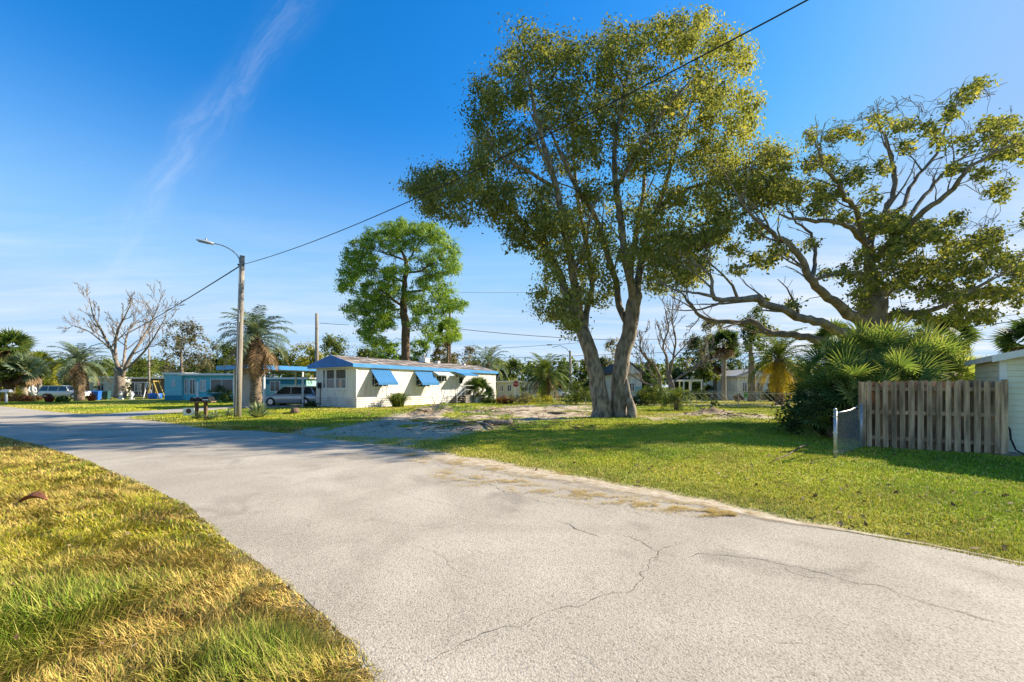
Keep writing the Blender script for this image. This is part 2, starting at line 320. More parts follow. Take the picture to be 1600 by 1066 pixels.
MOUNDS = [(GP(668, 649), 1.9, 0.8, 0.26, 2), (GP(700, 643), 2.6, 0.9, 0.42, 3), (GP(760, 646), 1.8, 0.6, 0.16, 4), (GP(742, 668), 1.3, 0.5, 0.14, 5), (GP(1108, 650), 1.7, 0.8, 0.34, 6), (GP(1150, 653), 1.4, 0.5, 0.18, 9),
          (GP(455, 648), 0.7, 0.3, 0.12, 7), (GP(180, 620), 4.6, 2.2, 0.95, 8)]
def hgt(x, y):
    x = np.asarray(x, float); y = np.asarray(y, float)
    dr = np.minimum(sdf(ROAD, x, y), sdf(DRIVE, x, y))
    z = (fbm(x, y, 1.6, 3) - 0.5) * 0.06 + (fbm(x, y, 9, 5) - 0.5) * 0.05 + 0.012
    z = z * sm(0.0, 1.2, dr) + 0.010 * sm(-0.15, 0.0, dr)
    z = np.where(dr < -0.15, -0.05 * sm(-0.15, -0.45, dr), z)
    for (mx, my), rx, ry, h, sd in MOUNDS:
        g = np.exp(-(((x - mx) / rx) ** 2 + ((y - my) / ry) ** 2) * 1.3)
        z = z + g * h * 0.95 * (0.3 + 1.5 * fbm(x, y, 0.6, sd))
    # churned sand
    s0 = sdf(SAND[0], x, y); z = z + np.where(s0 < 0, (fbm(x, y, 0.55, 21, 3) - 0.4) * 0.17 * sm(14, 19, y) + (fbm(x, y, 0.5, 22) - .5) * .07, 0) * sm(0, -0.8, s0)
    return z
def hz(x, y): return float(hgt(np.array([x]), np.array([y]))[0])

C_green = np.array([0.19, 0.25, 0.022]); C_yg = np.array([0.44, 0.40, 0.035]); C_straw = np.array([0.66, 0.48, 0.15])
C_brown = np.array([0.32, 0.205, 0.07]); C_sand = np.array([0.44, 0.355, 0.25]); C_dirt = np.array([0.15, 0.105, 0.065])
C_lush = np.array([0.15, 0.31, 0.016])
def lerp(a, b, t): t = np.asarray(t)[..., None]; return a * (1 - t) + b * t
def left_side(x, y):   # the verge on the camera's side of the road
    return (y < 16) & (x < -0.2 - (y - 1.5) * 0.55) & (sdf(ROAD, x, y) > 0)
def sandm(x, y):
    s = np.zeros(x.shape)
    for i, p in enumerate(SAND):
        d = sdf(p, x, y); w = 0.9 if i != 2 else 0.16
        s = np.maximum(s, (1 - .85 * sm(.52, .66, fbm(x, y, 1.3, 71 + i)) * (i < 2)) * sm(w, -w, d + (fbm(x, y, 1.4 if i != 2 else 0.35, 31 + i) - 0.5) * 2.4 * w))
    return s
def grass_col(x, y):
    """base colour of the sward at ground points"""
    ls = left_side(x, y)
    n1 = fbm(x, y, 2.6, 11, 4); n2 = fbm(x, y, 0.7, 14, 3); n3 = fbm(x * 0.6, y, 5.5, 17, 3)
    dr = np.minimum(sdf(ROAD, x, y), 8)
    # right lawn
    c = lerp(C_green * np.ones(x.shape + (1,)), C_yg, sm(0.3, 0.62, n1))
    dry = np.clip(sm(0.48, 0.72, n3) * 0.75 + sm(1.8, 0.1, dr + (n2 - 0.5) * 1.4) * 0.85, 0, 1)
    dry = np.maximum(dry * np.where((x > 1.0) & (y < 7.5), 0.6, 1.0), 0)
    c = lerp(c, C_straw * 0.85, dry * 0.75); c = lerp(c, C_brown, sm(0.55, 0.75, n2) * 0.35)
    c = lerp(c, np.array([0.33, 0.41, 0.025]), sm(3, 8, x) * sm(10, 5, y) * 0.55)
    # verge by the camera: straw with lush patches low on the left
    l = lerp(C_yg * np.ones(x.shape + (1,)), C_straw, sm(0.30, 0.60, n1))
    l = lerp(l, C_brown * 1.1, sm(0.52, 0.70, n2) * 0.6 * sm(1.6, 0.2, dr) + sm(0.6, 0.8, n2) * 0.3)
    lush = np.maximum(sm(-2.3, -2.9, x) * sm(3.9, 2.7, y), np.exp(-((x + 1.45) / 0.42) ** 2 - ((y - 2.25) / 0.36) ** 2) * 1.1)
    lush = np.clip(np.maximum(lush, sm(0.60, 0.78, fbm(x, y, 0.8, 41)) * 0.45), 0, 1)
    l = lerp(l, C_lush, lush * 0.72)
    return np.where(ls[..., None], l * np.array([0.82, 0.78, 0.60]), c * np.array([1.10, 1.24, 1.0])), ls, lush

# ------------------------------------------------------------------ ground sheet
def ground():
    xs = np.concatenate([-np.geomspace(1500, 62, 22), np.arange(-60, -14, 0.3), np.arange(-14, 14, 0.13), np.arange(14, 45, 0.3), np.geomspace(46, 1500, 22)])
    ys = np.concatenate([-np.geomspace(300, 8, 10), np.arange(-7, 0, 1.0), np.arange(0, 14, 0.14), np.arange(14, 30, 0.15), np.arange(30, 75, 0.32), np.geomspace(76, 2500, 26)])
    X, Y = np.meshgrid(xs, ys); x = X.ravel(); y = Y.ravel(); z = hgt(x, y)
    far = (np.abs(x) > 60) | (y > 75) | (y < -7); z = np.where(far, 0.0, z)
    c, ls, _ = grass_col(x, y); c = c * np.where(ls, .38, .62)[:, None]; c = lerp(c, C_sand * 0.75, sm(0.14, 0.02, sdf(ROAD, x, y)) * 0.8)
    s = sandm(x, y); dirt = sm(0.48, 0.62, fbm(x, y, 0.7, 51)) * 0.7 * sm(14, 18, y)
    for (mx, my), rx, ry, h, sd in MOUNDS[:6]:
        dirt = np.maximum(dirt, np.exp(-(((x - mx) / rx) ** 2 + ((y - my) / ry) ** 2) * 1.2) * sm(0.25, 0.5, fbm(x, y, 0.5, sd + 60)) * 1.0)
    sc = lerp(C_sand * np.ones(x.shape + (1,)), C_dirt * 1.4, dirt)
    c = lerp(c, sc, s)
    nx, ny = len(xs), len(ys); idx = np.arange(nx * ny).reshape(ny, nx)
    Fc = np.stack([idx[:-1, :-1].ravel(), idx[:-1, 1:].ravel(), idx[1:, 1:].ravel(), idx[1:, :-1].ravel()], 1)
    o = np_mesh('ground', np.stack([x, y, z], 1), Fc, colmat('ground_soil_and_turf', 0, 0.95, 9.0, 0.45, 0.5), col=c, smooth=True)
    tag(o, kind='structure')
ground()

# ------------------------------------------------------------------ road
def road_mat():
    m = bpy.data.materials.new('worn_chip_seal'); m.use_nodes = True; nt = m.node_tree; N = nt.nodes.new; L = nt.links.new
    b = nt.nodes['Principled BSDF']; b.inputs['Roughness'].default_value = 0.88; b.inputs['Specular IOR Level'].default_value = 0.25
    tc = N('ShaderNodeTexCoord')
    def noise(sc, det=4, rough=0.5, dist=0.0):
        n = N('ShaderNodeTexNoise'); n.inputs['Scale'].default_value = sc; n.inputs['Detail'].default_value = det; n.inputs['Roughness'].default_value = rough; n.inputs['Distortion'].default_value = dist
        L(tc.outputs['Object'], n.inputs['Vector']); return n.outputs[0]
    def ramp(src, p0, c0, p1, c1):
        r = N('ShaderNodeValToRGB'); r.color_ramp.elements[0].position = p0; r.color_ramp.elements[1].position = p1
        r.color_ramp.elements[0].color = (*c0, 1); r.color_ramp.elements[1].color = (*c1, 1); L(src, r.inputs[0]); return r.outputs[0]
    def mul(a, bb, f=1.0):
        x = N('ShaderNodeMixRGB'); x.blend_type = 'MULTIPLY'; x.inputs[0].default_value = f; L(a, x.inputs[1]); L(bb, x.inputs[2]); return x.outputs[0]
    base = ramp(noise(0.35, 6, 0.6, 0.4), 0.36, (0.39, 0.34, 0.27), 0.64, (0.48, 0.425, 0.345))
    v = N('ShaderNodeTexVoronoi'); v.inputs['Scale'].default_value = 85; v.inputs['Randomness'].default_value = 1; L(tc.outputs['Object'], v.inputs['Vector'])
    stone = ramp(v.outputs['Color'], 0.15, (0.62, 0.60, 0.57), 0.75, (1.12, 1.11, 1.10))
    pit = ramp(noise(62, 3, 0.65), 0.38, (0.22, 0.20, 0.18), 0.47, (1, 1, 1))
    smud = ramp(noise(1.0, 5, 0.55, 0.8), 0.27, (0.66, 0.65, 0.65), 0.43, (1, 1, 1))
    lane = ramp(noise(0.55, 3, 0.5, 1.2), 0.40, (0.80, 0.79, 0.78), 0.60, (1.04, 1.04, 1.04))
    col = mul(mul(mul(mul(base, stone, 0.45), pit, 0.50), smud, 0.9), lane, 0.6)
    L(col, b.inputs['Base Color'])
    h = N('ShaderNodeMath'); h.operation = 'MULTIPLY'; L(v.outputs['Distance'], h.inputs[0]); h.inputs[1].default_value = -0.8
    h2 = N('ShaderNodeMath'); h2.operation = 'ADD'; L(h.outputs[0], h2.inputs[0]); L(noise(30, 5, 0.7), h2.inputs[1])
    bp = N('ShaderNodeBump'); bp.inputs['Strength'].default_value = 0.45; bp.inputs['Distance'].default_value = 0.008; L(h2.outputs[0], bp.inputs['Height']); L(bp.outputs[0], b.inputs['Normal'])
    return m

def resample(poly, step, jit, seed):
    r = random.Random(seed); out = []; n = len(poly)
    for i in range(n):
        a = Vector(poly[i]); b = Vector(poly[(i + 1) % n]); L = (b - a).length; dist = (a.length + b.length) / 2
        st = max(step, step * dist / 6); k = max(1, int(L / st)); nrm = Vector((-(b - a).y, (b - a).x)).normalized() if L > 0 else Vector((0, 0))
        for j in range(k):
            p = a.lerp(b, j / k); out.append(p + nrm * r.uniform(-jit, jit) * (1 + dist * 0.03) if j else p + nrm * r.uniform(-jit, jit) * 0.5)
    return out
def flat(name, poly, z, m, step=0.12, jit=0.025, parent=None, seed=1):
    from mathutils.geometry import tessellate_polygon
    pts = resample(poly, step, jit, seed); v3 = [Vector((p.x, p.y, z)) for p in pts]
    tri = tessellate_polygon([v3]); me = bpy.data.meshes.new(name)
    n = len(v3); vs = [tuple(v) for v in v3] + [(v.x, v.y, z - 0.06) for v in v3]
    fs = []
    for t in tri:
        a, b_, c = (v3[i] for i in t); fs.append(tuple(t) if (b_ - a).cross(c - a).z > 0 else tuple(reversed(t)))
    fs += [(i, (i + 1) % n, n + (i + 1) % n, n + i) for i in range(n)]
    me.from_pydata(vs, [], fs); me.update(); o = link(name, me, m, parent); return o
road = flat('road', ROAD, 0.012, road_mat(), 0.1, 0.02); tag(road, kind='structure')
drv = flat('driveway', DRIVE, 0.016, M_concrete, 0.3, 0.02, seed=3); tag(drv, kind='structure')

def cracks():
    m = mat('dark_road_crack', (0.18, 0.155, 0.125), 0.95); r = random.Random(5); mb = MB()  # one even dark brown for the crack ribbons
    lines = [([(672, 722), (700, 734), (735, 748), (765, 757), (790, 772), (850, 786), (880, 794)], 7), ([(868, 814), (885, 820), (905, 830), (940, 843)], 12), ([(960, 834), (1000, 848), (1030, 866), (1060, 872)], 9),
             ([(760, 757), (775, 762)], 7), ([(1070, 872), (1100, 868), (1150, 872), (1200, 878), (1260, 892), (1320, 908), (1375, 920), (1430, 938), (1480, 957), (1540, 968), (1598, 984)], 8),
             ([(1200, 878), (1235, 896), (1290, 908), (1340, 918)], 5), ([(1065, 850), (1035, 860), (1022, 872), (1008, 890), (998, 912), (985, 926), (945, 934), (900, 950), (860, 958)], 6),
             ([(860, 958), (810, 980), (760, 990), (720, 1010), (700, 1024), (660, 1040)], 6), ([(1030, 866), (1024, 874), (1042, 884)], 5), ([(1100, 846), (1140, 860), (1165, 866)], 5),
             ([(600, 764), (660, 782), (700, 790), (740, 800)], 4), ([(470, 808), (486, 818), (482, 828), (455, 838), (425, 840)], 4), ([(560, 738), (580, 744), (610, 752)], 4), ([(392, 784), (450, 776), (500, 770)], 4),
             ([(510, 968), (540, 1000), (560, 1030), (584, 1062)], 8), ([(420, 896), (455, 920), (482, 944), (492, 960)], 5), ([(735, 860), (790, 875), (850, 876)], 3), ([(960, 790), (1020, 812), (1080, 826), (1120, 840)], 4),
             ([(885, 1010), (930, 1040), (960, 1062)], 4), ([(1500, 900), (1560, 908), (1600, 930)], 3), ([(640, 850), (690, 872), (720, 900), (780, 918)], 3), ([(1180, 1000), (1260, 1010), (1330, 1040)], 3)]
    for pts, w in lines:
        P = [Vector((*GP(x, y + 0.0), 0.0165)) for x, y in pts]; Q = []
        for i in range(len(P) - 1):
            L = (P[i + 1] - P[i]).length; k = max(2, int(L / 0.035))
            for j in range(k):
                t = j / k; q = P[i].lerp(P[i + 1], t); q += Vector((mnoise.noise(q * 9), mnoise.noise(q * 9 + Vector((5, 5, 5))), 0)) * 0.05 + Vector((r.uniform(-1, 1), r.uniform(-1, 1), 0)) * 0.006; q.z = 0.0165; Q.append(q)
        Q.append(P[-1]); vs = []; n = len(Q)
        for i, q in enumerate(Q):
            d = (Q[min(i + 1, n - 1)] - Q[max(i - 1, 0)]); d = Vector((-d.y, d.x, 0)).normalized()
            ww = w * 0.00048 * (0.3 + r.random() * 0.9) * min(1, i / 5 + .2, (n - 1 - i) / 5 + .2); vs += [q - d * ww, q + d * ww]
        mb.add(vs, [(2 * i, 2 * i + 1, 2 * i + 3, 2 * i + 2) for i in range(n - 1)])
    mb.build('road_cracks', m, road)
cracks()

# ------------------------------------------------------------------ grass blades
def grass():
    rg = np.random.default_rng(3)
    bands = [(1.0, 2.6, 10500, .0024), (2.6, 4.2, 7500, .0030), (4.2, 6.5, 3600, .0045), (6.5, 10, 1500, .007), (10, 16, 620, .010), (16, 26, 260, .015), (26, 42, 85, .024)]
    outL = []; outR = []
    for d0, d1, dens, w in bands:
        xm = 1.3 * d1 + 1.2; area = 2 * xm * (d1 - d0); n = int(area * dens)
        x = rg.uniform(-xm, xm, n); y = rg.uniform(d0, d1, n)
        k = np.abs(x) < 1.3 * y + 1.2; x = x[k]; y = y[k]
        dr = sdf(ROAD, x, y) + (fbm(x, y, 0.35, 77) - 0.42) * 0.12; k = dr > -0.02
        x = x[k]; y = y[k]; dr = dr[k]
        if d1 > 15: k = sdf(DRIVE, x, y) > 0.1; x = x[k]; y = y[k]; dr = dr[k]
        s = sandm(x, y); k = rg.random(len(x)) > s * 1.15; x = x[k]; y = y[k]; dr = dr[k]
        c, ls, lush = grass_col(x, y); n = len(x)
        # tufts: height and density from noise
        tf = fbm(x, y, 0.22, 88, 2)
        h = np.where(ls, 0.065 + 0.06 * tf + 0.085 * lush * rg.random(n), 0.028 + 0.035 * tf) * rg.uniform(0.55, 1.25, n)
        h = h * (0.45 + 0.55 * sm(0.0, 0.35, dr)) * (1 + (d0 > 10) * 0.35)
        z = hgt(x, y) - 0.004
        yaw = np.where(ls, fbm(x, y, 0.45, 91, 2) * 14 + rg.normal(0, 1.0, n), rg.uniform(0, 6.283, n))
        lean = np.where(ls, rg.uniform(0.5, 1.5, n) * (1 - 0.35 * lush), rg.uniform(0.05, 1.0, n))
        lx, ly = np.cos(yaw), np.sin(yaw); ww = w * rg.uniform(0.6, 1.4, n) * np.where(ls, 1.0, 0.95)
        # widen sideways relative to the lean
        wx, wy = -ly * ww, lx * ww
        l1 = np.minimum(lean * 0.6, 1.2); l2 = np.minimum(lean * 1.25, 1.5)
        B = np.stack([x, y, z], 1); Wd = np.stack([wx, wy, np.zeros(n)], 1)
        p1 = B + np.stack([lx * np.sin(l1), ly * np.sin(l1), np.cos(l1)], 1) * (h * 0.5)[:, None]
        p2 = p1 + np.stack([lx * np.sin(l2), ly * np.sin(l2), np.cos(l2)], 1) * (h * 0.55)[:, None]
        V = np.stack([B - Wd, B + Wd, p1 + Wd * .85, p1 - Wd * .85, p2], 1)
        # individual blade colour: some straw, some lush
        r1 = rg.random(n); cc = c * (rg.uniform(0.45, 1.4, n) if d0 < 9 else rg.uniform(0.7, 1.15, n))[:, None]
        cc = lerp(cc, C_straw * 1.05, np.where(r1 > np.where(ls, 0.82, 0.90), 0.85 if d0 < 15 else .3, 0.0) * (1 - 0.6 * lush))
        cc = lerp(cc, C_lush, np.where(r1 < 0.16, 0.6, 0.0)); cc = lerp(cc, C_brown, np.where((r1 > .5) & (r1 < .58), 0.7, 0.0))
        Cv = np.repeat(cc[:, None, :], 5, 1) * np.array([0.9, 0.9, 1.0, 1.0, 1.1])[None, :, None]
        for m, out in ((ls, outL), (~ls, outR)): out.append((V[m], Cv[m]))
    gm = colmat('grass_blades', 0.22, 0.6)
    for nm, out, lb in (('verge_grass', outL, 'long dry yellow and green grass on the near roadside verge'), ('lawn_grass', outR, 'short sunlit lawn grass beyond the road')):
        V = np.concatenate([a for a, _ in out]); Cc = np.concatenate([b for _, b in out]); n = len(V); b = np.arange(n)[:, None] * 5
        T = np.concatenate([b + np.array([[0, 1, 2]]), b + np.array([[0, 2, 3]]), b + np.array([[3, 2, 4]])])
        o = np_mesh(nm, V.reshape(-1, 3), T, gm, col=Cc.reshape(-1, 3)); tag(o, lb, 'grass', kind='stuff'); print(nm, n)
    # loose dry clippings lying on the road edge and on the verge
    n = 26000; pts = []
    pc = [(655, 721, 16, 4), (700, 742, 30, 5), (745, 752, 30, 6), (800, 752, 26, 5), (830, 765, 32, 5), (900, 772, 46, 5), (950, 780, 50, 6), (1000, 790, 50, 6), (1060, 795, 40, 5), (1110, 803, 26, 4), (770, 732, 20, 4), (860, 745, 30, 4), (1150, 806, 20, 3), (640, 710, 14, 3), (720, 724, 20, 3)]
    for i in range(n):
        cx, cy, rx, ry = pc[i % len(pc)]; px = rg.normal(cx, rx * .6); py = rg.normal(cy, ry * .95); pts.append(GP(px, max(py, 640)))
    pts = np.array(pts); k = fbm(pts[:, 0], pts[:, 1] * 1.8, 0.2, 55) > 0.50; pts = pts[k]; n = len(pts)
    ang = rg.uniform(0, 6.28, n); ln = rg.uniform(0.02, 0.06, n); w = rg.uniform(0.0015, 0.003, n)
    d = np.stack([np.cos(ang), np.sin(ang), rg.uniform(-.1, .35, n)], 1) * ln[:, None]; wv = np.stack([-np.sin(ang), np.cos(ang), np.zeros(n)], 1) * w[:, None]
    B = np.stack([pts[:, 0], pts[:, 1], np.full(n, 0.018) + rg.uniform(0, .012, n)], 1); V = np.stack([B - wv, B + wv, B + d + wv * .4, B + d - wv * .4], 1)
    cc = lerp(C_straw * np.ones((n, 1)) * .95, C_brown, rg.random(n) * 0.5); Cv = np.repeat(cc[:, None, :], 4, 1)
    o = np_mesh('dry_grass_clippings', V.reshape(-1, 3), np.arange(n * 4).reshape(-1, 4), gm, col=Cv.reshape(-1, 3)); tag(o, 'thin drifts of straw coloured clippings on the road edge', 'clippings', kind='stuff')
grass()

# ------------------------------------------------------------------ vegetation builders
def leaves_mesh(name, C, R, per, size, el, m, parent, seed, tbias=None, flatten=1.0, droop=0.0):
    """leaf-sized faces round clump centres C (k,3) with radii R (k,)"""
    rg = np.random.default_rng(seed); C = np.asarray(C, float); R = np.asarray(R, float); k = len(C)
    cnt = np.maximum(3, (per * (R / R.mean()) ** 1.6).astype(int)); idx = np.repeat(np.arange(k), cnt); n = len(idx)
    d = rg.normal(0, 1, (n, 3)); ax = rg.normal(0, 1, (k, 3)); ax /= np.linalg.norm(ax, axis=1)[:, None]
    p = C[idx] + (d * 0.36 + ax[idx] * rg.uniform(-0.75, 0.75, n)[:, None]) * R[idx][:, None] * np.array([1, 1, flatten])
    off = (p - C[idx]); off /= (np.linalg.norm(off, axis=1)[:, None] + 1e-6); cc = C.mean(0); out = C[idx] - cc; out /= (np.linalg.norm(out, axis=1)[:, None] + 1e-6)
    nr = rg.normal(0, 0.42, (n, 3)) + off * 0.75 + out * 0.45 + np.array([0, 0, 0.35]); nr /= np.linalg.norm(nr, axis=1)[:, None]
    a = rg.normal(0, 1, (n, 3)); a[:, 2] -= droop; a -= nr * (a * nr).sum(1)[:, None]; a /= np.linalg.norm(a, axis=1)[:, None]; b = np.cross(nr, a)
    L = size * rg.choice([0.55, 0.8, 1.0, 1.3, 1.6], n, p=[.2, .25, .25, .2, .1]) * rg.uniform(.85, 1.15, n); a = a * (L / 2)[:, None]; b = b * (L * el / 2)[:, None]
    V = np.stack([p - a, p + b - a * 0.1, p + a, p - b - a * 0.1], 1).reshape(-1, 3)
    ct = rg.random(k) if tbias is None else np.asarray(tbias); t = np.clip(ct[idx] * 0.55 + rg.random(n) * 0.5 - 0.03, 0, 1)
    return np_mesh(name, V, np.arange(n * 4).reshape(-1, 4), m, parent, tint=np.repeat(t, 4))

def grow(limbs, clumps, seed, twig=0.02, kpath=0.28, wander=0.12, rmax=0.16, n=6, rscale=1.0, wig=0.03):
    """skeleton of limbs [(points, radii)], then branches to each clump; returns MB"""
    mb = MB(); r = random.Random(seed); nodes = []; rad = []; path = []; dirs = []
    for P, R in limbs:
        P = [Vector(p) for p in P]; Q = []; RR = []
        for i in range(len(P) - 1):
            p0 = P[max(i - 1, 0)]; p1 = P[i]; p2 = P[i + 1]; p3 = P[min(i + 2, len(P) - 1)]
            for j in range(4):
                t = j / 4; q = 0.5 * ((2 * p1) + (p2 - p0) * t + (2 * p0 - 5 * p1 + 4 * p2 - p3) * t * t + (3 * p1 - p0 - 3 * p2 + p3) * t ** 3)
                q += mnoise.noise_vector(q * 1.1) * (R[i] * 0.35) + mnoise.noise_vector(q * 2.3 + Vector((seed, 0, 0))) * wig * (1 if i else 0); Q.append(q); RR.append((R[i] * (1 - t) + R[i + 1] * t) * (1 + 0.07 * mnoise.noise(q * 3)))
        Q.append(P[-1]); RR.append(R[-1]); mb.tube(Q, RR, max(n, 10) if R[0] > 0.15 else n)
        L = 0
        for i, q in enumerate(Q):
            if i: L += (q - Q[i - 1]).length
            nodes.append(q); rad.append(RR[i]); path.append(q.z * 0.5 + L * 0.2); dirs.append((Q[min(i + 1, len(Q) - 1)] - Q[max(i - 1, 0)]).normalized())
    A = np.array([tuple(v) for v in nodes]); Pa = np.array(path); cl = [Vector(c) for c in clumps]
    order = sorted(range(len(cl)), key=lambda i: float(np.min(np.linalg.norm(A - np.array(cl[i]), axis=1))))
    nA = [A]; 
    for ci in order:
        c = cl[ci]; d = np.linalg.norm(A - np.array(c), axis=1); i = int(np.argmin(d + kpath * Pa)); L = d[i]
        if L < 0.05: continue
        base = Vector(A[i]); r0 = min(rad[i] * 0.62, (0.014 + 0.020 * L) * rscale, rmax); r1 = twig * 0.45
        ctrl = base + dirs[i] * L * 0.35 + Vector((r.uniform(-1, 1), r.uniform(-1, 1), r.uniform(-0.3, 1))) * L * wander
        k = 3 + int(L * 1.6); k = min(k, 9); Q = []; RR = []
        for j in range(k + 1):
            t = j / k; q = base * (1 - t) ** 2 + ctrl * 2 * t * (1 - t) + c * t * t
            if 0 < j < k: q += mnoise.noise_vector(q * 1.7) * wander * 0.8 * min(L, 1.5)
            Q.append(q); RR.append(r0 * (1 - t) + r1 * t)
        mb.tube(Q, RR, 5 if r0 > 0.05 else 4, cap=False); 
        newA = np.array([tuple(q) for q in Q[1:]]); A = np.vstack([A, newA]); Pa = np.concatenate([Pa, [Pa[i] + L * 0.5 * (j + 1) / k for j in range(k)]])
        for j in range(1, k + 1): rad.append(RR[j]); dirs.append((Q[j] - Q[j - 1]).normalized())
    return mb

def blob_clumps(blobs, seed, depth, D0):
    """blobs (px, py, rpx, ry, n, depth offset) -> clump centres in the real crown volume"""
    r = random.Random(seed); out = []
    for b in blobs:
        px, py, rx, ry, n = b[:5]; do = b[5] if len(b) > 5 else None
        c = P3(px, py, D0)
        for i in range(n):
            while True:
                a, b_, e = r.uniform(-1, 1), r.uniform(-1, 1), r.uniform(-1, 1)
                if a * a + b_ * b_ + e * e < 1: break
            dd = (do if do is not None else 0) + e * depth
            D = D0 + dd
            q = P3(px + a * rx, py + b_ * ry, D)   # keep size honest: scale with distance from the crown centre only
            out.append(q)
    return out

def simple_tree(name, px, D, top, w, m, label, cat, bark=M_bark_oak, group=None, seed=0, n=46, per=70, leaf=0.26, trunk_h=0.35, base_y=None, low=0.35, rr=1.0, multi=1, flat_=1.0):
    """broadleaf tree: trunk foot at px (photo column), distance D, top at photo row, crown w px wide"""
    r = random.Random(seed * 31 + 5); x = (px - CX) / F * D; H = CAM_H + (HY - top) / F * D; Wd = w / F * D / 2
    root = empty(name, (x, D, 0), r.uniform(0, 6.28) * 0, label, cat, group)
    cl = []; tb = []
    for i in range(n):
        z = low + (1 - low) * r.random() ** 0.85; prof = math.sin(math.pi * min(1, max(0.06, (z - low * 0.75) / (1.04 - low * 0.75))) ** 0.8) ** 0.6
        an = r.uniform(0, 6.283); q = r.random() ** 0.5 * prof * Wd * (0.8 + 0.3 * math.sin(an * 3 + seed))
        cl.append((math.cos(an) * q, math.sin(an) * q, z * H - 0.25)); tb.append(r.random())
    limbs = []
    for k in range(multi):
        o = (r.uniform(-.25, .25), r.uniform(-.25, .25)) if multi > 1 else (0, 0); l = r.uniform(-.1, .1) * H
        limbs.append(([(o[0], o[1], -0.1), (o[0] * 1.4, o[1], H * trunk_h * 0.5), (l * .4 + o[0] * 2, l * .2, H * trunk_h), (l, -l * .5, H * 0.72)], [0.032 * H, 0.024 * H, 0.019 * H, 0.006 * H]))
    grow(limbs, cl, seed, 0.02, 0.2, 0.16, 0.12).build('trunk', bark, root, True)
    R = np.array([r.uniform(0.55, 1.0) for _ in cl]) * max(Wd, H * .22) * 0.30 * rr
    leaves_mesh('crown', cl, R, per, leaf, 0.55, m, root, seed + 9, tb, flat_)
    return root

def frond(P, T, an, el, L, nl, ll, droop, r, wfac=1.0, twist=0.0):
    """pinnate frond: returns rachis pts; appends leaflets to V list with tint"""
    d = Vector((math.cos(an), math.sin(an), 0)); pts = []; p = Vector((0, 0, 0)); a = el
    st = L / 9
    for i in range(10): pts.append(p.copy()); p = p + (d * math.cos(a) + Vector((0, 0, 1)) * math.sin(a)) * st; a -= droop / 9 * (0.5 + i / 7)
    side = Vector((-d.y, d.x, 0)); base = r.random()
    for i in range(nl):
        t = 0.14 + 0.86 * i / nl; k = min(8, int(t * 9)); f = t * 9 - k; q = pts[k].lerp(pts[k + 1], f); tan = (pts[k + 1] - pts[k]).normalized(); up = side.cross(tan).normalized() * -1
        if up.z < 0: up = -up
        len_ = ll * math.sin(math.pi * (0.12 + 0.8 * t)) ** 0.7 * r.uniform(0.85, 1.1)
        for s in (-1, 1):
            dr = (side * s * 0.8 + tan * 0.65 + up * (0.28 - 0.25 * t) + Vector((r.uniform(-.15, .15), r.uniform(-.15, .15), r.uniform(-.25, .1)))).normalized()
            m_ = q + dr * len_ * 0.55; e = m_ + (dr + Vector((0, 0, -0.55))).normalized() * len_ * 0.5; w = tan * (0.022 * wfac * L / 2)
            P += [q - w * .5, q + w * .5, m_ + w, e, m_ - w]; T += [min(1, max(0, base * 0.5 + r.random() * 0.5))] * 5
    return pts

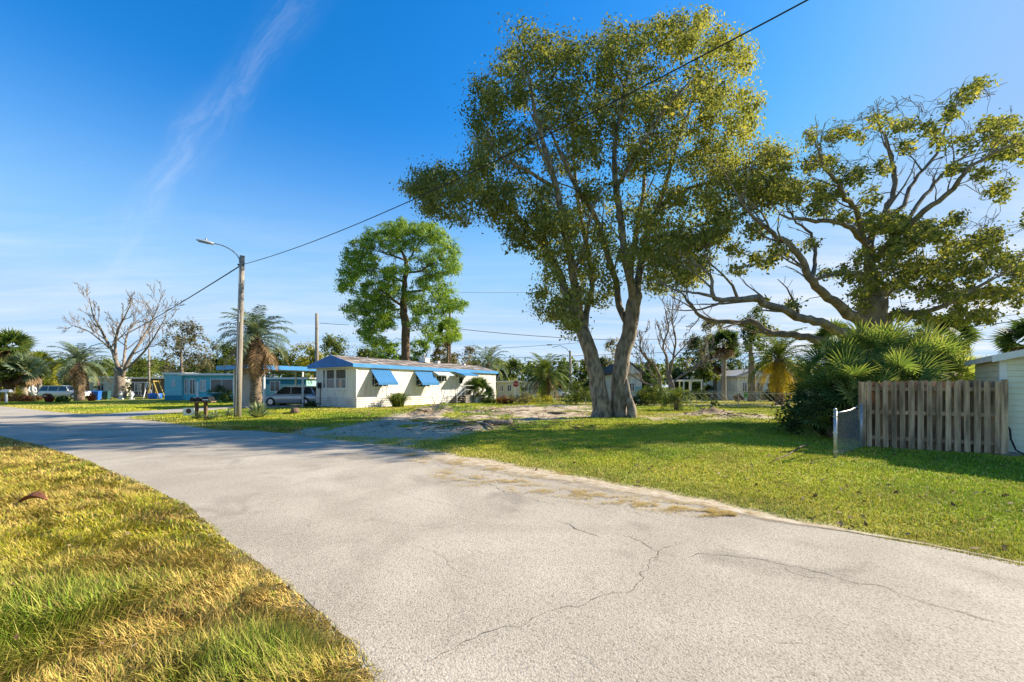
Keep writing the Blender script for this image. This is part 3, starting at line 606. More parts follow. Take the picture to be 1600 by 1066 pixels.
def pinnate_palm(name, loc, H, tr, L, nf, label, cat, m, seed, dead=0.25, bark=M_bark_palm, eln=1.35, ell=-0.6, group=None, trunk_top=None, stub=True, wfac=1.0, nl=26, deadm=None, lean=(0, 0), ll=0.26):
    r = random.Random(seed); root = empty(name, loc, 0, label, cat, group); top = Vector((lean[0], lean[1], H))
    mb = MB(); k = 14; pts = [Vector((lean[0] * (i / k) ** 1.5, lean[1] * (i / k) ** 1.5, -0.1 + (H + .1) * i / k)) for i in range(k + 1)]
    R = [tr * (1.25 if i == 0 else 1) * (1 + (0.32 if stub and i > k - 4 else 0.0)) * (1 + 0.05 * (i % 2)) for i in range(k + 1)]; R[-1] *= 0.6
    mb.tube(pts, R, 12, True, 0.09)
    if stub:
        for i in range(int(26 * min(1.6, H))):
            z = H * (0.1 + 0.9 * r.random() ** 0.7); an = i * 2.4; f = z / H; c = Vector((lean[0] * f ** 1.5, lean[1] * f ** 1.5, z)); d = Vector((math.cos(an), math.sin(an), 0))
            l = tr * (0.16 + 0.5 * max(0, f - 0.65)); mb.tube([c + d * tr * 0.9, c + d * (tr + l) + Vector((0, 0, l * 1.3))], [tr * 0.2, tr * 0.09], 4)
    mb.build('trunk', bark, root, True)
    for nm, cnt, e0, e1, mm in (('crown', nf, ell, eln, m), ('dead_fronds', int(nf * dead), -1.35, -0.35, deadm or L_dead)):
        if cnt < 2: continue
        P = []; T = []; rb = MB()
        for i in range(cnt):
            t = (i + 0.5) / cnt; el = e0 + (e1 - e0) * t; an = i * 2.399 + r.uniform(-.25, .25)
            n0 = len(P); pts = frond(P, T, an, el, L * r.uniform(0.85, 1.1), nl, L * ll, 1.5 if nm == 'crown' else 0.9, r, wfac)
            for j in range(n0, len(P)): P[j] = P[j] + top + Vector((0, 0, -0.1))
            rb.tube([p + top + Vector((0, 0, -0.1)) for p in pts[::2] + [pts[-1]]], [tr * 0.085 + 0.012, 0.02, 0.016, 0.012, 0.009, 0.005], 3, False)
        n = len(P) // 5; V = np.array([tuple(p) for p in P]); b = np.arange(n)[:, None] * 5
        Fc = np.concatenate([b + np.array([[0, 1, 2]]), b + np.array([[0, 2, 4]]), b + np.array([[4, 2, 3]])])
        nv = len(V); rv = np.array(rb.v); rf = [(f[0], f[1], f[2]) for f in rb.f] + [(f[0], f[2], f[3]) for f in rb.f if len(f) > 3]
        V = np.vstack([V, rv]); Fc = np.vstack([Fc, np.array(rf) + nv]); T = np.concatenate([T, np.full(len(rv), 0.75)])
        np_mesh(nm, V, Fc, mm, root, tint=T)
    return root

def fan_leaf(P, F_, T, hub, d, R, r, segs=22, arc=2.1, droop=0.35, w=0.022, up=None):
    """costapalmate fan at hub facing direction d"""
    d = d.normalized(); side = d.cross(Vector((0, 0, 1))); side = side.normalized() if side.length > .05 else Vector((1, 0, 0)); side = Matrix.Rotation(r.uniform(-1.0, 1.0), 3, d) @ side; nrm = side.cross(d)
    base = r.random()
    for i in range(segs):
        a = -arc + 2 * arc * (i + .5) / segs; dd = d * math.cos(a) + side * math.sin(a) + nrm * 0.12 * abs(math.sin(a * 1)); dd.normalize()
        L = R * (0.72 + 0.28 * math.cos(a * 0.7)) * r.uniform(0.9, 1.08); s2 = nrm.cross(dd).normalized() * w
        m_ = hub + dd * L * 0.6 + nrm * 0.02 * (i % 2); e = m_ + (dd + Vector((0, 0, -droop * r.uniform(0.6, 2.2)))).normalized() * L * 0.42
        b = len(P); P += [hub - s2 * .25, hub + s2 * .25, m_ + s2, m_ - s2, e]; F_ += [(b, b + 1, b + 2), (b, b + 2, b + 3), (b + 3, b + 2, b + 4)]
        t = min(1, max(0, base * 0.45 + r.random() * 0.35)); T += [t, t, t, t, min(1, t + 0.35)]

def fan_palm(name, loc, H, tr, R, nf, label, cat, m, seed, dead=0.4, group=None, bark=M_bark_sabal, w=0.035, segs=18, lean=(0, 0), pet=0.9):
    r = random.Random(seed); root = empty(name, loc, 0, label, cat, group); top = Vector((lean[0], lean[1], H))
    mb = MB(); mb.tube([(lean[0] * t * t, lean[1] * t * t, -0.1 + (H + .1) * t) for t in [0, .12, .3, .5, .7, .85, 1]], [tr * 1.35, tr, tr * .95, tr * .9, tr * .95, tr * 1.0, tr * .7], 10, True, 0.05); mb.build('trunk', bark, root, True)
    for nm, cnt, e0, e1, mm in (('crown', int(nf * .8), -0.35, 1.45, m), ('dead_fronds', int(nf * dead), -1.4, -0.6, L_dead)):
        if cnt < 2: continue
        P = []; F_ = []; T = []
        for i in range(cnt):
            el = e0 + (e1 - e0) * (i + .5) / cnt; an = i * 2.399 + r.uniform(-.3, .3); d = Vector((math.cos(an) * math.cos(el), math.sin(an) * math.cos(el), math.sin(el)))
            hub = top + d * pet * r.uniform(0.8, 1.15) * (1 if nm == 'crown' else 0.55); b = len(P); s = d.cross(Vector((0.1, 0.2, 1))).normalized() * 0.015
            P += [top - s, top + s, hub + s, hub - s]; F_ += [(b, b + 1, b + 2), (b, b + 2, b + 3)]; T += [0.7] * 4
            fan_leaf(P, F_, T, hub, (d + Vector((0, 0, -0.3))), R * r.uniform(.85, 1.1), r, segs, 1.9 if nm == 'crown' else 0.9, 0.18 if nm == 'crown' else 1.2, w)
        np_mesh(nm, np.array([tuple(p) for p in P]), np.array(F_), mm, root, tint=T)
    return root

def shrub(name, x, y, rx, ry, h, m, label, cat='shrub', seed=0, n=26, per=90, leaf=0.09, group=None, stem=M_bark_oak, z0=0.0, el=0.5, low=0.12):
    r = random.Random(seed + 100); root = empty(name, (x, y, hz(x, y)), 0, label, cat, group); cl = []
    for i in range(n):
        an = r.uniform(0, 6.283); q = r.random() ** 0.5; z = h * (low + (0.92 - low) * r.random() * (1 - 0.45 * q * q)); cl.append((math.cos(an) * q * rx * .85, math.sin(an) * q * ry * .85, z + z0))
    grow([([(0, 0, -0.15), (0.02, 0, h * .25), (0.05, 0.03, h * .6)], [0.035 * max(h, .8), 0.02 * max(h, .8), 0.008])], cl, seed, 0.01, 0.1, 0.2, 0.03, 4).build('stems', stem, root, True)
    R = [max(0.10, min(rx, ry, h) * r.uniform(0.28, 0.45)) for _ in cl]
    leaves_mesh('leaves', cl, R, per, leaf, el, m, root, seed + 5)
    return root

def blade_plant(name, x, y, h, n, m, label, cat='plant', seed=0, w=0.05, spread=1.0, group=None, curve=0.2, br=0.0):
    r = random.Random(seed); root = empty(name, (x, y, hz(x, y)), 0, label, cat, group); P = []; F_ = []; T = []
    for i in range(n):
        an = i * 2.399; el = 1.5 - spread * 1.25 * (i / n) ** 0.8; L = h * r.uniform(0.75, 1.1); d = Vector((math.cos(an) * math.cos(el), math.sin(an) * math.cos(el), math.sin(el)))
        s = Vector((-math.sin(an), math.cos(an), 0)) * w; b = len(P); p1 = d * L * .45; p2 = d * L * .8 + Vector((0, 0, -curve * L * .15)); p3 = d * L * 1.0 + Vector((0, 0, -curve * L * .4))
        o_ = Vector((r.uniform(-1, 1), r.uniform(-1, 1), 0)) * br; p1, p2, p3 = p1 + o_, p2 + o_, p3 + o_; P += [o_ - s * .6, o_ + s * .6, p1 + s, p1 - s, p2 + s * .6, p2 - s * .6, p3]; F_ += [(b, b + 1, b + 2), (b, b + 2, b + 3), (b + 3, b + 2, b + 4), (b + 3, b + 4, b + 5), (b + 5, b + 4, b + 6)]; T += [r.random()] * 7
    np_mesh('blades', np.array([tuple(p) for p in P]), np.array(F_), m, root, tint=T)
    return root

def twigs(mb, limbs, seed, depth=3, rmin=.02, lfac=.30, cnt=7, lmax=4.0, up=.35):
    """forking side branches along every limb"""
    r = random.Random(seed)
    def rec(P, R, lev):
        L = sum((P[i + 1] - P[i]).length for i in range(len(P) - 1)); n = len(P)
        k = cnt if lev == 0 else 4
        for c in range(k):
            t = (.28 if lev == 0 else .3) + .72 * (c + r.random()) / k; f = min(t, .999) * (n - 1); i = int(f); p = P[i].lerp(P[i + 1], f - i); d = (P[i + 1] - P[i]).normalized()
            rr = (R[i] * (1 - f + i) + R[i + 1] * (f - i)); q = d.orthogonal().normalized(); q = Matrix.Rotation(r.uniform(0, 6.283), 3, d) @ q; an = r.uniform(.35, .85)
            nd = (d * math.cos(an) + q * math.sin(an) + Vector((0, 0, up * .4))).normalized(); ln = min(lmax, L * lfac * (1.15 - .5 * t)) * r.uniform(.6, 1.25) * (1.5 if lev else 1); r0 = max(rmin, min(rr * .6, ln * .028))
            Q = [p]; dd = nd
            for s in range(4): dd = (dd + Vector((r.uniform(-.22, .22), r.uniform(-.22, .22), r.uniform(-.12, .24)))).normalized(); Q.append(Q[-1] + dd * ln / 4)
            RR = [r0 * (1 - .2 * s) for s in range(5)]; RR = [max(rmin * .8, v) for v in RR]; mb.tube(Q, RR, 5 if lev == 0 else 4, False)
            if lev < depth - 1: rec(Q, RR, lev + 1)
    for P, R in limbs: rec([Vector(p) for p in P], R, 0)

# ------------------------------------------------------------------ the big double-trunk tree
def big_tree():
    D = 20.8; q = lambda px, py, dd=0: P3(px, py, D + dd); root = empty('shade_tree', (q(957, 653).x, D, 0), 0, 'huge twin-trunked shade tree with olive and golden crown on the lawn', 'tree')
    o = Vector(root.location); L = lambda pts: [q(*p) - o for p in pts]
    limbs = [
        (L([(943, 665, 0), (941, 640, 0), (935, 600, 0), (925, 560, 0), (914, 528, 0), (905, 500, .2)]), [.72, .50, .44, .39, .37, .33]),
        (L([(968, 665, .3), (968, 640, .3), (968, 600, .3), (974, 555, .3), (984, 510, .2), (989, 478, .1), (994, 460, 0)]), [.66, .45, .42, .42, .40, .38, .32]),
        (L([(985, 660, -.2), (986, 638, -.15), (981, 610, 0), (975, 585, .2)]), [.28, .24, .16, .08]),
        (L([(905, 500, .2), (886, 460, .5), (868, 415, .9), (846, 380, 1.3), (820, 350, 1.8), (790, 320, 2.2), (745, 300, 2.6), (690, 300, 2.8)]), [.30, .24, .22, .19, .16, .12, .08, .03]),
        (L([(906, 505, .2), (900, 455, -.4), (893, 410, -1), (880, 350, -1.6), (868, 290, -2.2), (850, 230, -2.8), (835, 170, -3.2), (825, 110, -3.4)]), [.31, .25, .22, .19, .16, .13, .09, .04]),
        (L([(912, 520, .2), (918, 480, .9), (925, 450, 1.5), (920, 400, 2.4), (908, 340, 3.2), (900, 280, 4), (895, 200, 4.6), (905, 130, 5)]), [.27, .19, .17, .15, .14, .12, .09, .04]),
        (L([(984, 512, .2), (968, 480, .6), (962, 440, 1), (950, 400, .6), (938, 360, 0), (925, 330, -.6), (905, 300, -1.2), (885, 260, -1.5), (860, 205, -2)]), [.24, .2, .19, .18, .17, .15, .13, .1, .05]),
        (L([(990, 478, .1), (983, 435, -.5), (975, 390, -1), (969, 340, -1.3), (962, 290, -1.5), (960, 235, -1.7), (970, 170, -2), (985, 100, -2.2)]), [.27, .22, .20, .19, .16, .13, .1, .04]),
        (L([(994, 462, 0), (998, 430, .5), (1006, 390, 1), (1015, 350, 1.4), (1030, 320, 1.6), (1045, 270, 2), (1062, 210, 2.2), (1085, 150, 2.4), (1100, 90, 2.5)]), [.27, .22, .20, .18, .16, .13, .1, .07, .03]),
        (L([(990, 470, .1), (986, 420, 1.5), (995, 360, 2.6), (1005, 300, 3.6), (1010, 230, 4.2), (1020, 150, 4.8)]), [.22, .18, .16, .13, .1, .04]),
        (L([(1030, 322, 1.6), (1060, 300, .8), (1105, 285, 0), (1150, 268, -.8), (1185, 258, -1.2)]), [.12, .1, .08, .06, .03]),
        (L([(870, 295, -2.1), (830, 270, -3), (790, 250, -3.8), (760, 215, -4.3)]), [.11, .09, .06, .03]),
        (L([(960, 300, -1.5), (1000, 230, -3.2), (1040, 170, -4.2), (1075, 130, -4.8)]), [.11, .09, .06, .03]),
        (L([(903, 498, .2), (880, 497, -.8), (862, 490, -1.3)]), [.09, .06, .03]),
        (L([(896, 430, -.7), (915, 380, -1.8), (922, 340, -2.8), (940, 290, -3.8)]), [.1, .08, .06, .03]),
    ]
    B = [(830, 75, 38, 34, 9), (800, 100, 30, 26, 6), (870, 92, 40, 34, 10), (920, 100, 45, 42, 14), (980, 75, 45, 42, 16), (1040, 55, 45, 36, 14), (1095, 50, 40, 34, 12), (1135, 80, 38, 34, 10), (1160, 92, 16, 16, 3),
         (765, 145, 30, 24, 7), (790, 160, 40, 40, 12), (850, 165, 55, 45, 18), (930, 170, 55, 50, 20), (1010, 150, 55, 50, 22), (1085, 150, 50, 50, 20), (1140, 170, 36, 40, 11), (1168, 165, 22, 22, 4),
         (762, 205, 34, 34, 12), (755, 250, 28, 26, 8), (820, 240, 50, 42, 15), (900, 240, 50, 42, 14), (980, 235, 55, 45, 16), (1060, 230, 50, 45, 18), (1125, 245, 44, 42, 15), (1165, 205, 24, 24, 6), 
         (1150, 290, 44, 30, 12), (1100, 320, 45, 32, 13), (1040, 310, 36, 30, 7), (1200, 250, 34, 26, 9), (1225, 290, 26, 26, 6), (1195, 310, 30, 24, 6),
         (680, 275, 34, 16, 10), (652, 296, 20, 14, 7), (690, 310, 26, 24, 9), (716, 340, 20, 18, 5), (668, 322, 16, 14, 3), (742, 295, 34, 26, 12), (765, 325, 26, 20, 7), (800, 300, 40, 30, 10), (850, 310, 40, 34, 9), (830, 355, 38, 26, 9), (802, 345, 26, 18, 5), (850, 390, 26, 18, 5),
         (880, 395, 26, 26, 4), (930, 405, 24, 26, 5), (1058, 372, 36, 32, 12), (1095, 380, 34, 30, 9), (1130, 360, 30, 26, 6), (1030, 410, 32, 30, 9), (1062, 430, 30, 24, 5), (1000, 330, 40, 30, 6), (930, 310, 40, 35, 7),
         (870, 480, 28, 22, 9), (895, 470, 24, 22, 7), (853, 462, 16, 12, 3), (890, 505, 22, 14, 5), (925, 455, 22, 20, 4), (905, 430, 20, 18, 3), (950, 455, 18, 22, 3), (1028, 445, 20, 18, 3), (900, 370, 30, 30, 6), (945, 360, 30, 30, 6), (985, 400, 26, 30, 5), (1020, 370, 30, 30, 7), (860, 430, 22, 22, 4), (935, 430, 24, 20, 4), (880, 345, 34, 24, 6), (1080, 420, 30, 24, 5), (820, 375, 24, 16, 4)]
    cl = blob_clumps([(b[0], b[1], b[2], b[3], int(b[4] * 2.0)) for b in B], 4, 5.0, D); drooped = [c - o for c in cl]
    # tiny overlap of the crown's own lobes: pull lobes near the outline closer to the crown's centre in depth
    limbs = [(p_, [q_ * (.85 if i_ > 2 else .93) for q_ in r_]) for i_, (p_, r_) in enumerate(limbs)]
    mbg = grow(limbs, drooped, 11, 0.022, 0.16, 0.14, 0.10, 7, 0.75); twigs(mbg, limbs[3:], 71, 2, .012, .2, 9, 2.0); mbg.build('trunk', M_bark_grey, root, True)
    r = random.Random(2); R = [r.uniform(0.36, 0.95) for _ in cl]
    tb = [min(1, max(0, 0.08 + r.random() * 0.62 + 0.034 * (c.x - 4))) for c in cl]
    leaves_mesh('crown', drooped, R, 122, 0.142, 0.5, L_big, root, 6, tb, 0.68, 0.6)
big_tree()

# ------------------------------------------------------------------ spreading oak on the right
def oak():
    D = 19.0; Z = lambda zx, zy, dd=0: P3(1040 + .469 * zx, 100 + .469 * zy, D + dd); root = empty('oak_tree', (P3(1366, 600, D).x, D, 0), 0, 'spreading oak with long bare low limbs and sparse crown behind the palmetto', 'tree')
    o = Vector(root.location); L = lambda pts: [Z(*p) - o for p in pts]
    limbs = [([Vector((0, 0, -0.2)), Vector((0, 0, 1.5)), Vector((-.05, 0, 3.0)), Z(700, 860) - o, Z(695, 780) - o], [.95, .75, .70, .75, .62]),
        (L([(695, 780, 0), (690, 700, 0), (680, 600, .3), (715, 530, .8), (745, 470, 1.2), (768, 390, 1.6), (750, 310, 2), (730, 240, 2.4), (700, 190, 2.6)]), [.45, .32, .24, .2, .18, .15, .12, .08, .03]),
        (L([(682, 620, .3), (640, 570, -.6), (590, 530, -1.4), (520, 522, -2), (450, 520, -2.4), (380, 500, -2.6)]), [.2, .17, .14, .12, .09, .04]),
        (L([(690, 700, 0), (640, 510, -.8), (600, 450, -1.6), (560, 390, -2.2), (520, 320, -2.6), (500, 260, -3)]), [.2, .16, .14, .11, .08, .03]),
        (L([(700, 660, 0), (780, 560, -.8), (870, 490, -1.6), (950, 420, -2.2), (1010, 350, -2.8), (1100, 290, -3.2), (1180, 270, -3.4)]), [.24, .19, .16, .13, .1, .07, .03]),
        (L([(715, 530, .8), (790, 470, 1.6), (830, 390, 2.4), (900, 300, 3), (940, 200, 3.4), (985, 120, 3.8), (1060, 70, 4)]), [.18, .15, .12, .1, .07, .05, .02]),
        (L([(780, 560, -.8), (860, 440, .4), (920, 370, 1.2), (1000, 300, 2), (1090, 230, 2.6), (1160, 190, 3)]), [.15, .12, .1, .08, .05, .02]),
        (L([(675, 880, -.3), (610, 830, -.8), (550, 780, -1.2), (490, 725, -1.8), (455, 660, -2.2), (400, 590, -2.6), (340, 550, -3), (260, 470, -3.2), (210, 400, -3.3)]), [.40, .30, .25, .22, .18, .14, .11, .07, .03]),
        (L([(485, 722, -1.8), (500, 650, -1), (490, 580, -.5), (440, 530, 0), (400, 470, .3)]), [.14, .11, .09, .06, .03]),
        (L([(490, 722, -1.8), (560, 700, -2.4), (640, 690, -3)]), [.12, .08, .03]),
        (L([(668, 915, -.2), (580, 885, -1), (500, 858, -1.6), (430, 838, -2.2), (350, 805, -2.8), (300, 785, -3.2), (230, 783, -3.6), (160, 775, -4), (150, 710, -4.2), (95, 655, -4.4)]), [.36, .29, .25, .22, .2, .18, .14, .11, .07, .03]),
        (L([(160, 775, -4), (90, 760, -4.2), (20, 745, -4.3), (-30, 720, -4.4)]), [.09, .06, .04, .02]),
        (L([(670, 960, .2), (560, 940, .2), (470, 912, .2), (380, 902, .2), (330, 890, .2), (280, 862, .2), (190, 860, .2), (115, 840, .2), (80, 800, .3), (60, 770, .4), (10, 745, .5)]), [.34, .27, .24, .22, .2, .18, .15, .12, .09, .06, .03]),
        (L([(115, 840, .2), (95, 870, .1), (60, 905, 0)]), [.04, .03, .01]),
        (L([(715, 850, 0), (800, 828, -.8), (880, 822, -1.4), (980, 780, -2), (1060, 730, -2.4), (1150, 700, -2.6)]), [.25, .18, .15, .11, .07, .03]),
        (L([(700, 790, 0), (800, 720, .8), (900, 660, 1.6), (1000, 600, 2.2), (1090, 560, 2.6)]), [.2, .15, .11, .07, .03]),
        (L([(700, 830, .2), (720, 760, 1.4), (800, 700, 2.6), (900, 700, 3.6)]), [.2, .16, .1, .03])]
    bl = [(560, 240, 25, 18, 3), (600, 225, 25, 15, 3), (640, 240, 20, 15, 2), (720, 190, 40, 20, 5), (790, 205, 35, 20, 5), (870, 215, 40, 20, 5), (950, 160, 25, 25, 4), (1000, 110, 30, 25, 5), (1040, 75, 25, 18, 4), (1085, 205, 30, 18, 5), (1140, 200, 35, 20, 6),
          (1165, 260, 30, 20, 5), (1100, 250, 35, 20, 5), (1110, 300, 35, 18, 5), (1160, 300, 25, 15, 3), (1060, 370, 30, 18, 4), (1110, 430, 35, 22, 6), (1150, 395, 15, 8, 1), (1000, 260, 30, 25, 4), (920, 260, 30, 20, 4), (980, 350, 40, 20, 4),
          (480, 240, 18, 25, 3), (490, 330, 30, 30, 6), (540, 330, 25, 25, 4), (640, 370, 30, 30, 6), (590, 380, 25, 30, 3), (500, 420, 40, 30, 9), (510, 480, 35, 25, 7), (560, 440, 25, 20, 4), (600, 510, 30, 20, 4), (680, 440, 30, 30, 4), (720, 350, 30, 25, 4), (800, 280, 30, 25, 4),
          (680, 530, 45, 30, 11), (760, 530, 50, 35, 15), (830, 570, 50, 35, 14), (780, 610, 50, 30, 11), (900, 560, 50, 30, 11), (960, 520, 30, 20, 4), (960, 620, 50, 35, 12), (1050, 600, 50, 28, 10), (1095, 570, 30, 22, 6), (1110, 650, 45, 30, 12), (1160, 680, 35, 30, 9), (1180, 740, 30, 30, 6),
          (1020, 690, 50, 30, 11), (920, 690, 50, 35, 13), (830, 680, 50, 35, 13), (740, 660, 45, 40, 11), (660, 640, 40, 30, 6), (610, 700, 35, 25, 6), (680, 720, 45, 35, 10), (760, 740, 50, 30, 9), (650, 760, 40, 18, 6), (880, 760, 50, 30, 10), (970, 770, 50, 30, 10), (1060, 770, 50, 30, 10), (1060, 840, 35, 25, 8), (980, 840, 35, 25, 7), (860, 850, 40, 22, 7), (780, 840, 30, 22, 5), (1120, 770, 40, 25, 7), (1180, 800, 20, 12, 2),
          (640, 810, 25, 20, 3), (420, 800, 20, 12, 2), (330, 790, 8, 6, 1), (380, 620, 35, 25, 6), (330, 660, 35, 20, 4), (240, 690, 30, 15, 3), (300, 560, 35, 25, 6), (230, 620, 30, 20, 4), (440, 440, 25, 25, 5), (360, 430, 40, 35, 9), (300, 380, 40, 35, 10), (260, 460, 40, 35, 8), (200, 520, 40, 35, 7), (380, 360, 30, 35, 8), (340, 300, 35, 25, 7), (100, 600, 35, 25, 6), (120, 660, 30, 20, 4), (60, 690, 30, 25, 5), (20, 660, 25, 22, 4), (160, 580, 40, 25, 5), (20, 580, 30, 25, 5), (540, 700, 25, 10, 3), (300, 650, 20, 15, 2), (480, 600, 20, 15, 2),
          (1230, 280, 50, 60, 8), (1240, 520, 50, 50, 8), (1240, 680, 60, 70, 18), (1330, 600, 60, 80, 14), (1330, 380, 60, 90, 12)]
    B = [(1040 + .469 * b[0], 100 + .469 * b[1], b[2] * .56, b[3] * .58, max(2, round(b[4] * 4.9))) for b in bl]
    limbs = [(p_, [q_ * (.70 if i_ else .80) for q_ in r_]) for i_, (p_, r_) in enumerate(limbs)]
    cl = [c - o for c in blob_clumps(B, 8, 3.6, D)]
    r = random.Random(3)
    # leafless twigs at the top of the crown
    bare = [Z(zx + r.uniform(-16, 16), zy + r.uniform(-16, 16), r.uniform(-2.5, 2.5)) - o for zx, zy in [(700, 140), (680, 150), (720, 125), (740, 160), (800, 120), (820, 115), (780, 150), (760, 120), (660, 170), (600, 200), (570, 190), (500, 220), (480, 250), (470, 230), (640, 180), (845, 140), (540, 250), (510, 280), (860, 160), (700, 230), (1040, 540), (1080, 520), (1000, 560), (1060, 545), (900, 130), (1070, 100), (960, 95), (1080, 320), (1020, 400), (940, 300), (880, 360), (820, 300), (760, 250), (670, 300), (620, 330), (560, 290), (1130, 350), (1050, 440)] for _ in range(9)]
    mbo = grow(limbs, cl + bare, 12, 0.026, 0.10, 0.26, 0.08, 7, 0.62, 0.13); twigs(mbo, limbs[1:], 44, 2, .012, .22, 9, 2.2); mbo.build('trunk', M_bark_oak, root, True)
    R = [r.uniform(0.16, 0.42) for _ in cl]
    leaves_mesh('crown', cl, R, 18, 0.145, 0.55, L_oak, root, 16, [r.random() * 0.9 for _ in cl], 0.75)
oak()

# ------------------------------------------------------------------ pine behind the mobile home
def pine():
    D = 50.0; Z = lambda zx, zy, dd=0: P3(500 + .2626 * zx, 320 + .2626 * zy, D + dd); root = empty('pine_tree', (P3(633, 600, D).x, D, 0), 0, 'tall broad-crowned bright green pine rising behind the mobile home', 'tree')
    o = Vector(root.location); L = lambda pts: [Z(*p) - o for p in pts]
    limbs = [([Vector((0, 0, -.2)), Vector((0, 0, 2.5))] + L([(510, 820), (505, 700), (495, 600), (500, 520), (505, 440), (515, 360), (500, 310), (480, 270)]), [.8, .65, .62, .6, .55, .42, .38, .33, .26, .1]),
        (L([(490, 600, 0), (430, 560, -1), (380, 520, -2), (320, 500, -2.6)]), [.3, .24, .18, .06]), (L([(500, 520, 0), (580, 515, 1), (640, 500, 1.8), (720, 470, 2.2)]), [.28, .24, .18, .06]),
        (L([(510, 400, 0), (580, 400, -1.4), (640, 370, -2.4), (700, 340, -3)]), [.25, .2, .14, .05]), (L([(512, 350, 0), (560, 280, .8), (600, 210, 1.4), (640, 170, 1.8)]), [.22, .16, .12, .04]),
        (L([(505, 330, 0), (450, 310, -1), (380, 290, -2), (300, 260, -2.6), (240, 260, -3)]), [.22, .17, .12, .08, .04]), (L([(500, 460, 0), (420, 420, 1.4), (340, 380, 2.4), (260, 400, 3), (190, 440, 3.4)]), [.25, .19, .14, .1, .04]),
        (L([(640, 500, 1.8), (700, 570, 2), (740, 620, 2), (755, 690, 2)]), [.14, .11, .08, .04]), (L([(485, 620, 0), (400, 640, 1.5), (330, 700, 2.4), (300, 760, 2.8)]), [.2, .15, .1, .04])]
    bl = [(480, 140, 100, 45, 16), (350, 185, 80, 45, 12), (240, 250, 70, 45, 11), (610, 150, 90, 45, 14), (720, 220, 70, 50, 12), (770, 310, 55, 50, 9), (800, 380, 35, 30, 5), (190, 330, 50, 50, 8), (170, 430, 50, 50, 8), (150, 490, 40, 35, 5), (250, 400, 55, 40, 7), (300, 330, 60, 40, 6), (420, 250, 70, 40, 7), (540, 230, 70, 40, 7),
          (430, 400, 70, 40, 10), (350, 450, 80, 45, 12), (270, 530, 70, 45, 10), (210, 620, 60, 45, 9), (330, 580, 80, 50, 13), (430, 520, 60, 40, 8), (560, 560, 55, 45, 7), (600, 620, 45, 40, 6), (640, 320, 60, 45, 7), (690, 410, 60, 40, 8), (640, 460, 55, 35, 7), (750, 500, 50, 40, 7), (700, 540, 50, 40, 6), (820, 600, 45, 35, 6), (760, 600, 40, 40, 5), (700, 650, 45, 45, 6), (770, 720, 35, 40, 5), (650, 740, 40, 40, 5), (790, 790, 40, 30, 4), (690, 790, 45, 35, 5), (340, 690, 70, 50, 10), (280, 730, 50, 40, 6), (310, 800, 50, 45, 7), (420, 640, 50, 45, 6), (400, 720, 40, 40, 4), (350, 850, 40, 40, 5), (560, 700, 35, 30, 3), (500, 180, 90, 50, 7)]
    B = [(500 + .2626 * b[0], 320 + .2626 * b[1], b[2] * .35, b[3] * .34, int(b[4] * 3.9)) for b in bl]
    limbs = [(p_, [q_ * (.6 if i_ else .8) for q_ in r_]) for i_, (p_, r_) in enumerate(limbs)]
    B += [(630, 430, 80, 75, 30), (610, 500, 60, 40, 12)]
    cl = [c - o for c in blob_clumps(B, 18, 5.5, D)]
    mbp = grow(limbs, cl, 13, 0.035, 0.2, 0.2, 0.12, 6, 0.9, .12); twigs(mbp, limbs[1:], 72, 2, .03, .3, 7, 3.0); mbp.build('trunk', M_bark_pine, root, True)
    r = random.Random(4); R = [r.uniform(0.35, 0.9) for _ in cl]
    leaves_mesh('crown', cl, R, 40, 0.40, 0.22, L_pine, root, 26, [min(1, 0.2 + r.random() * 0.75) for _ in cl], 0.62)
pine()

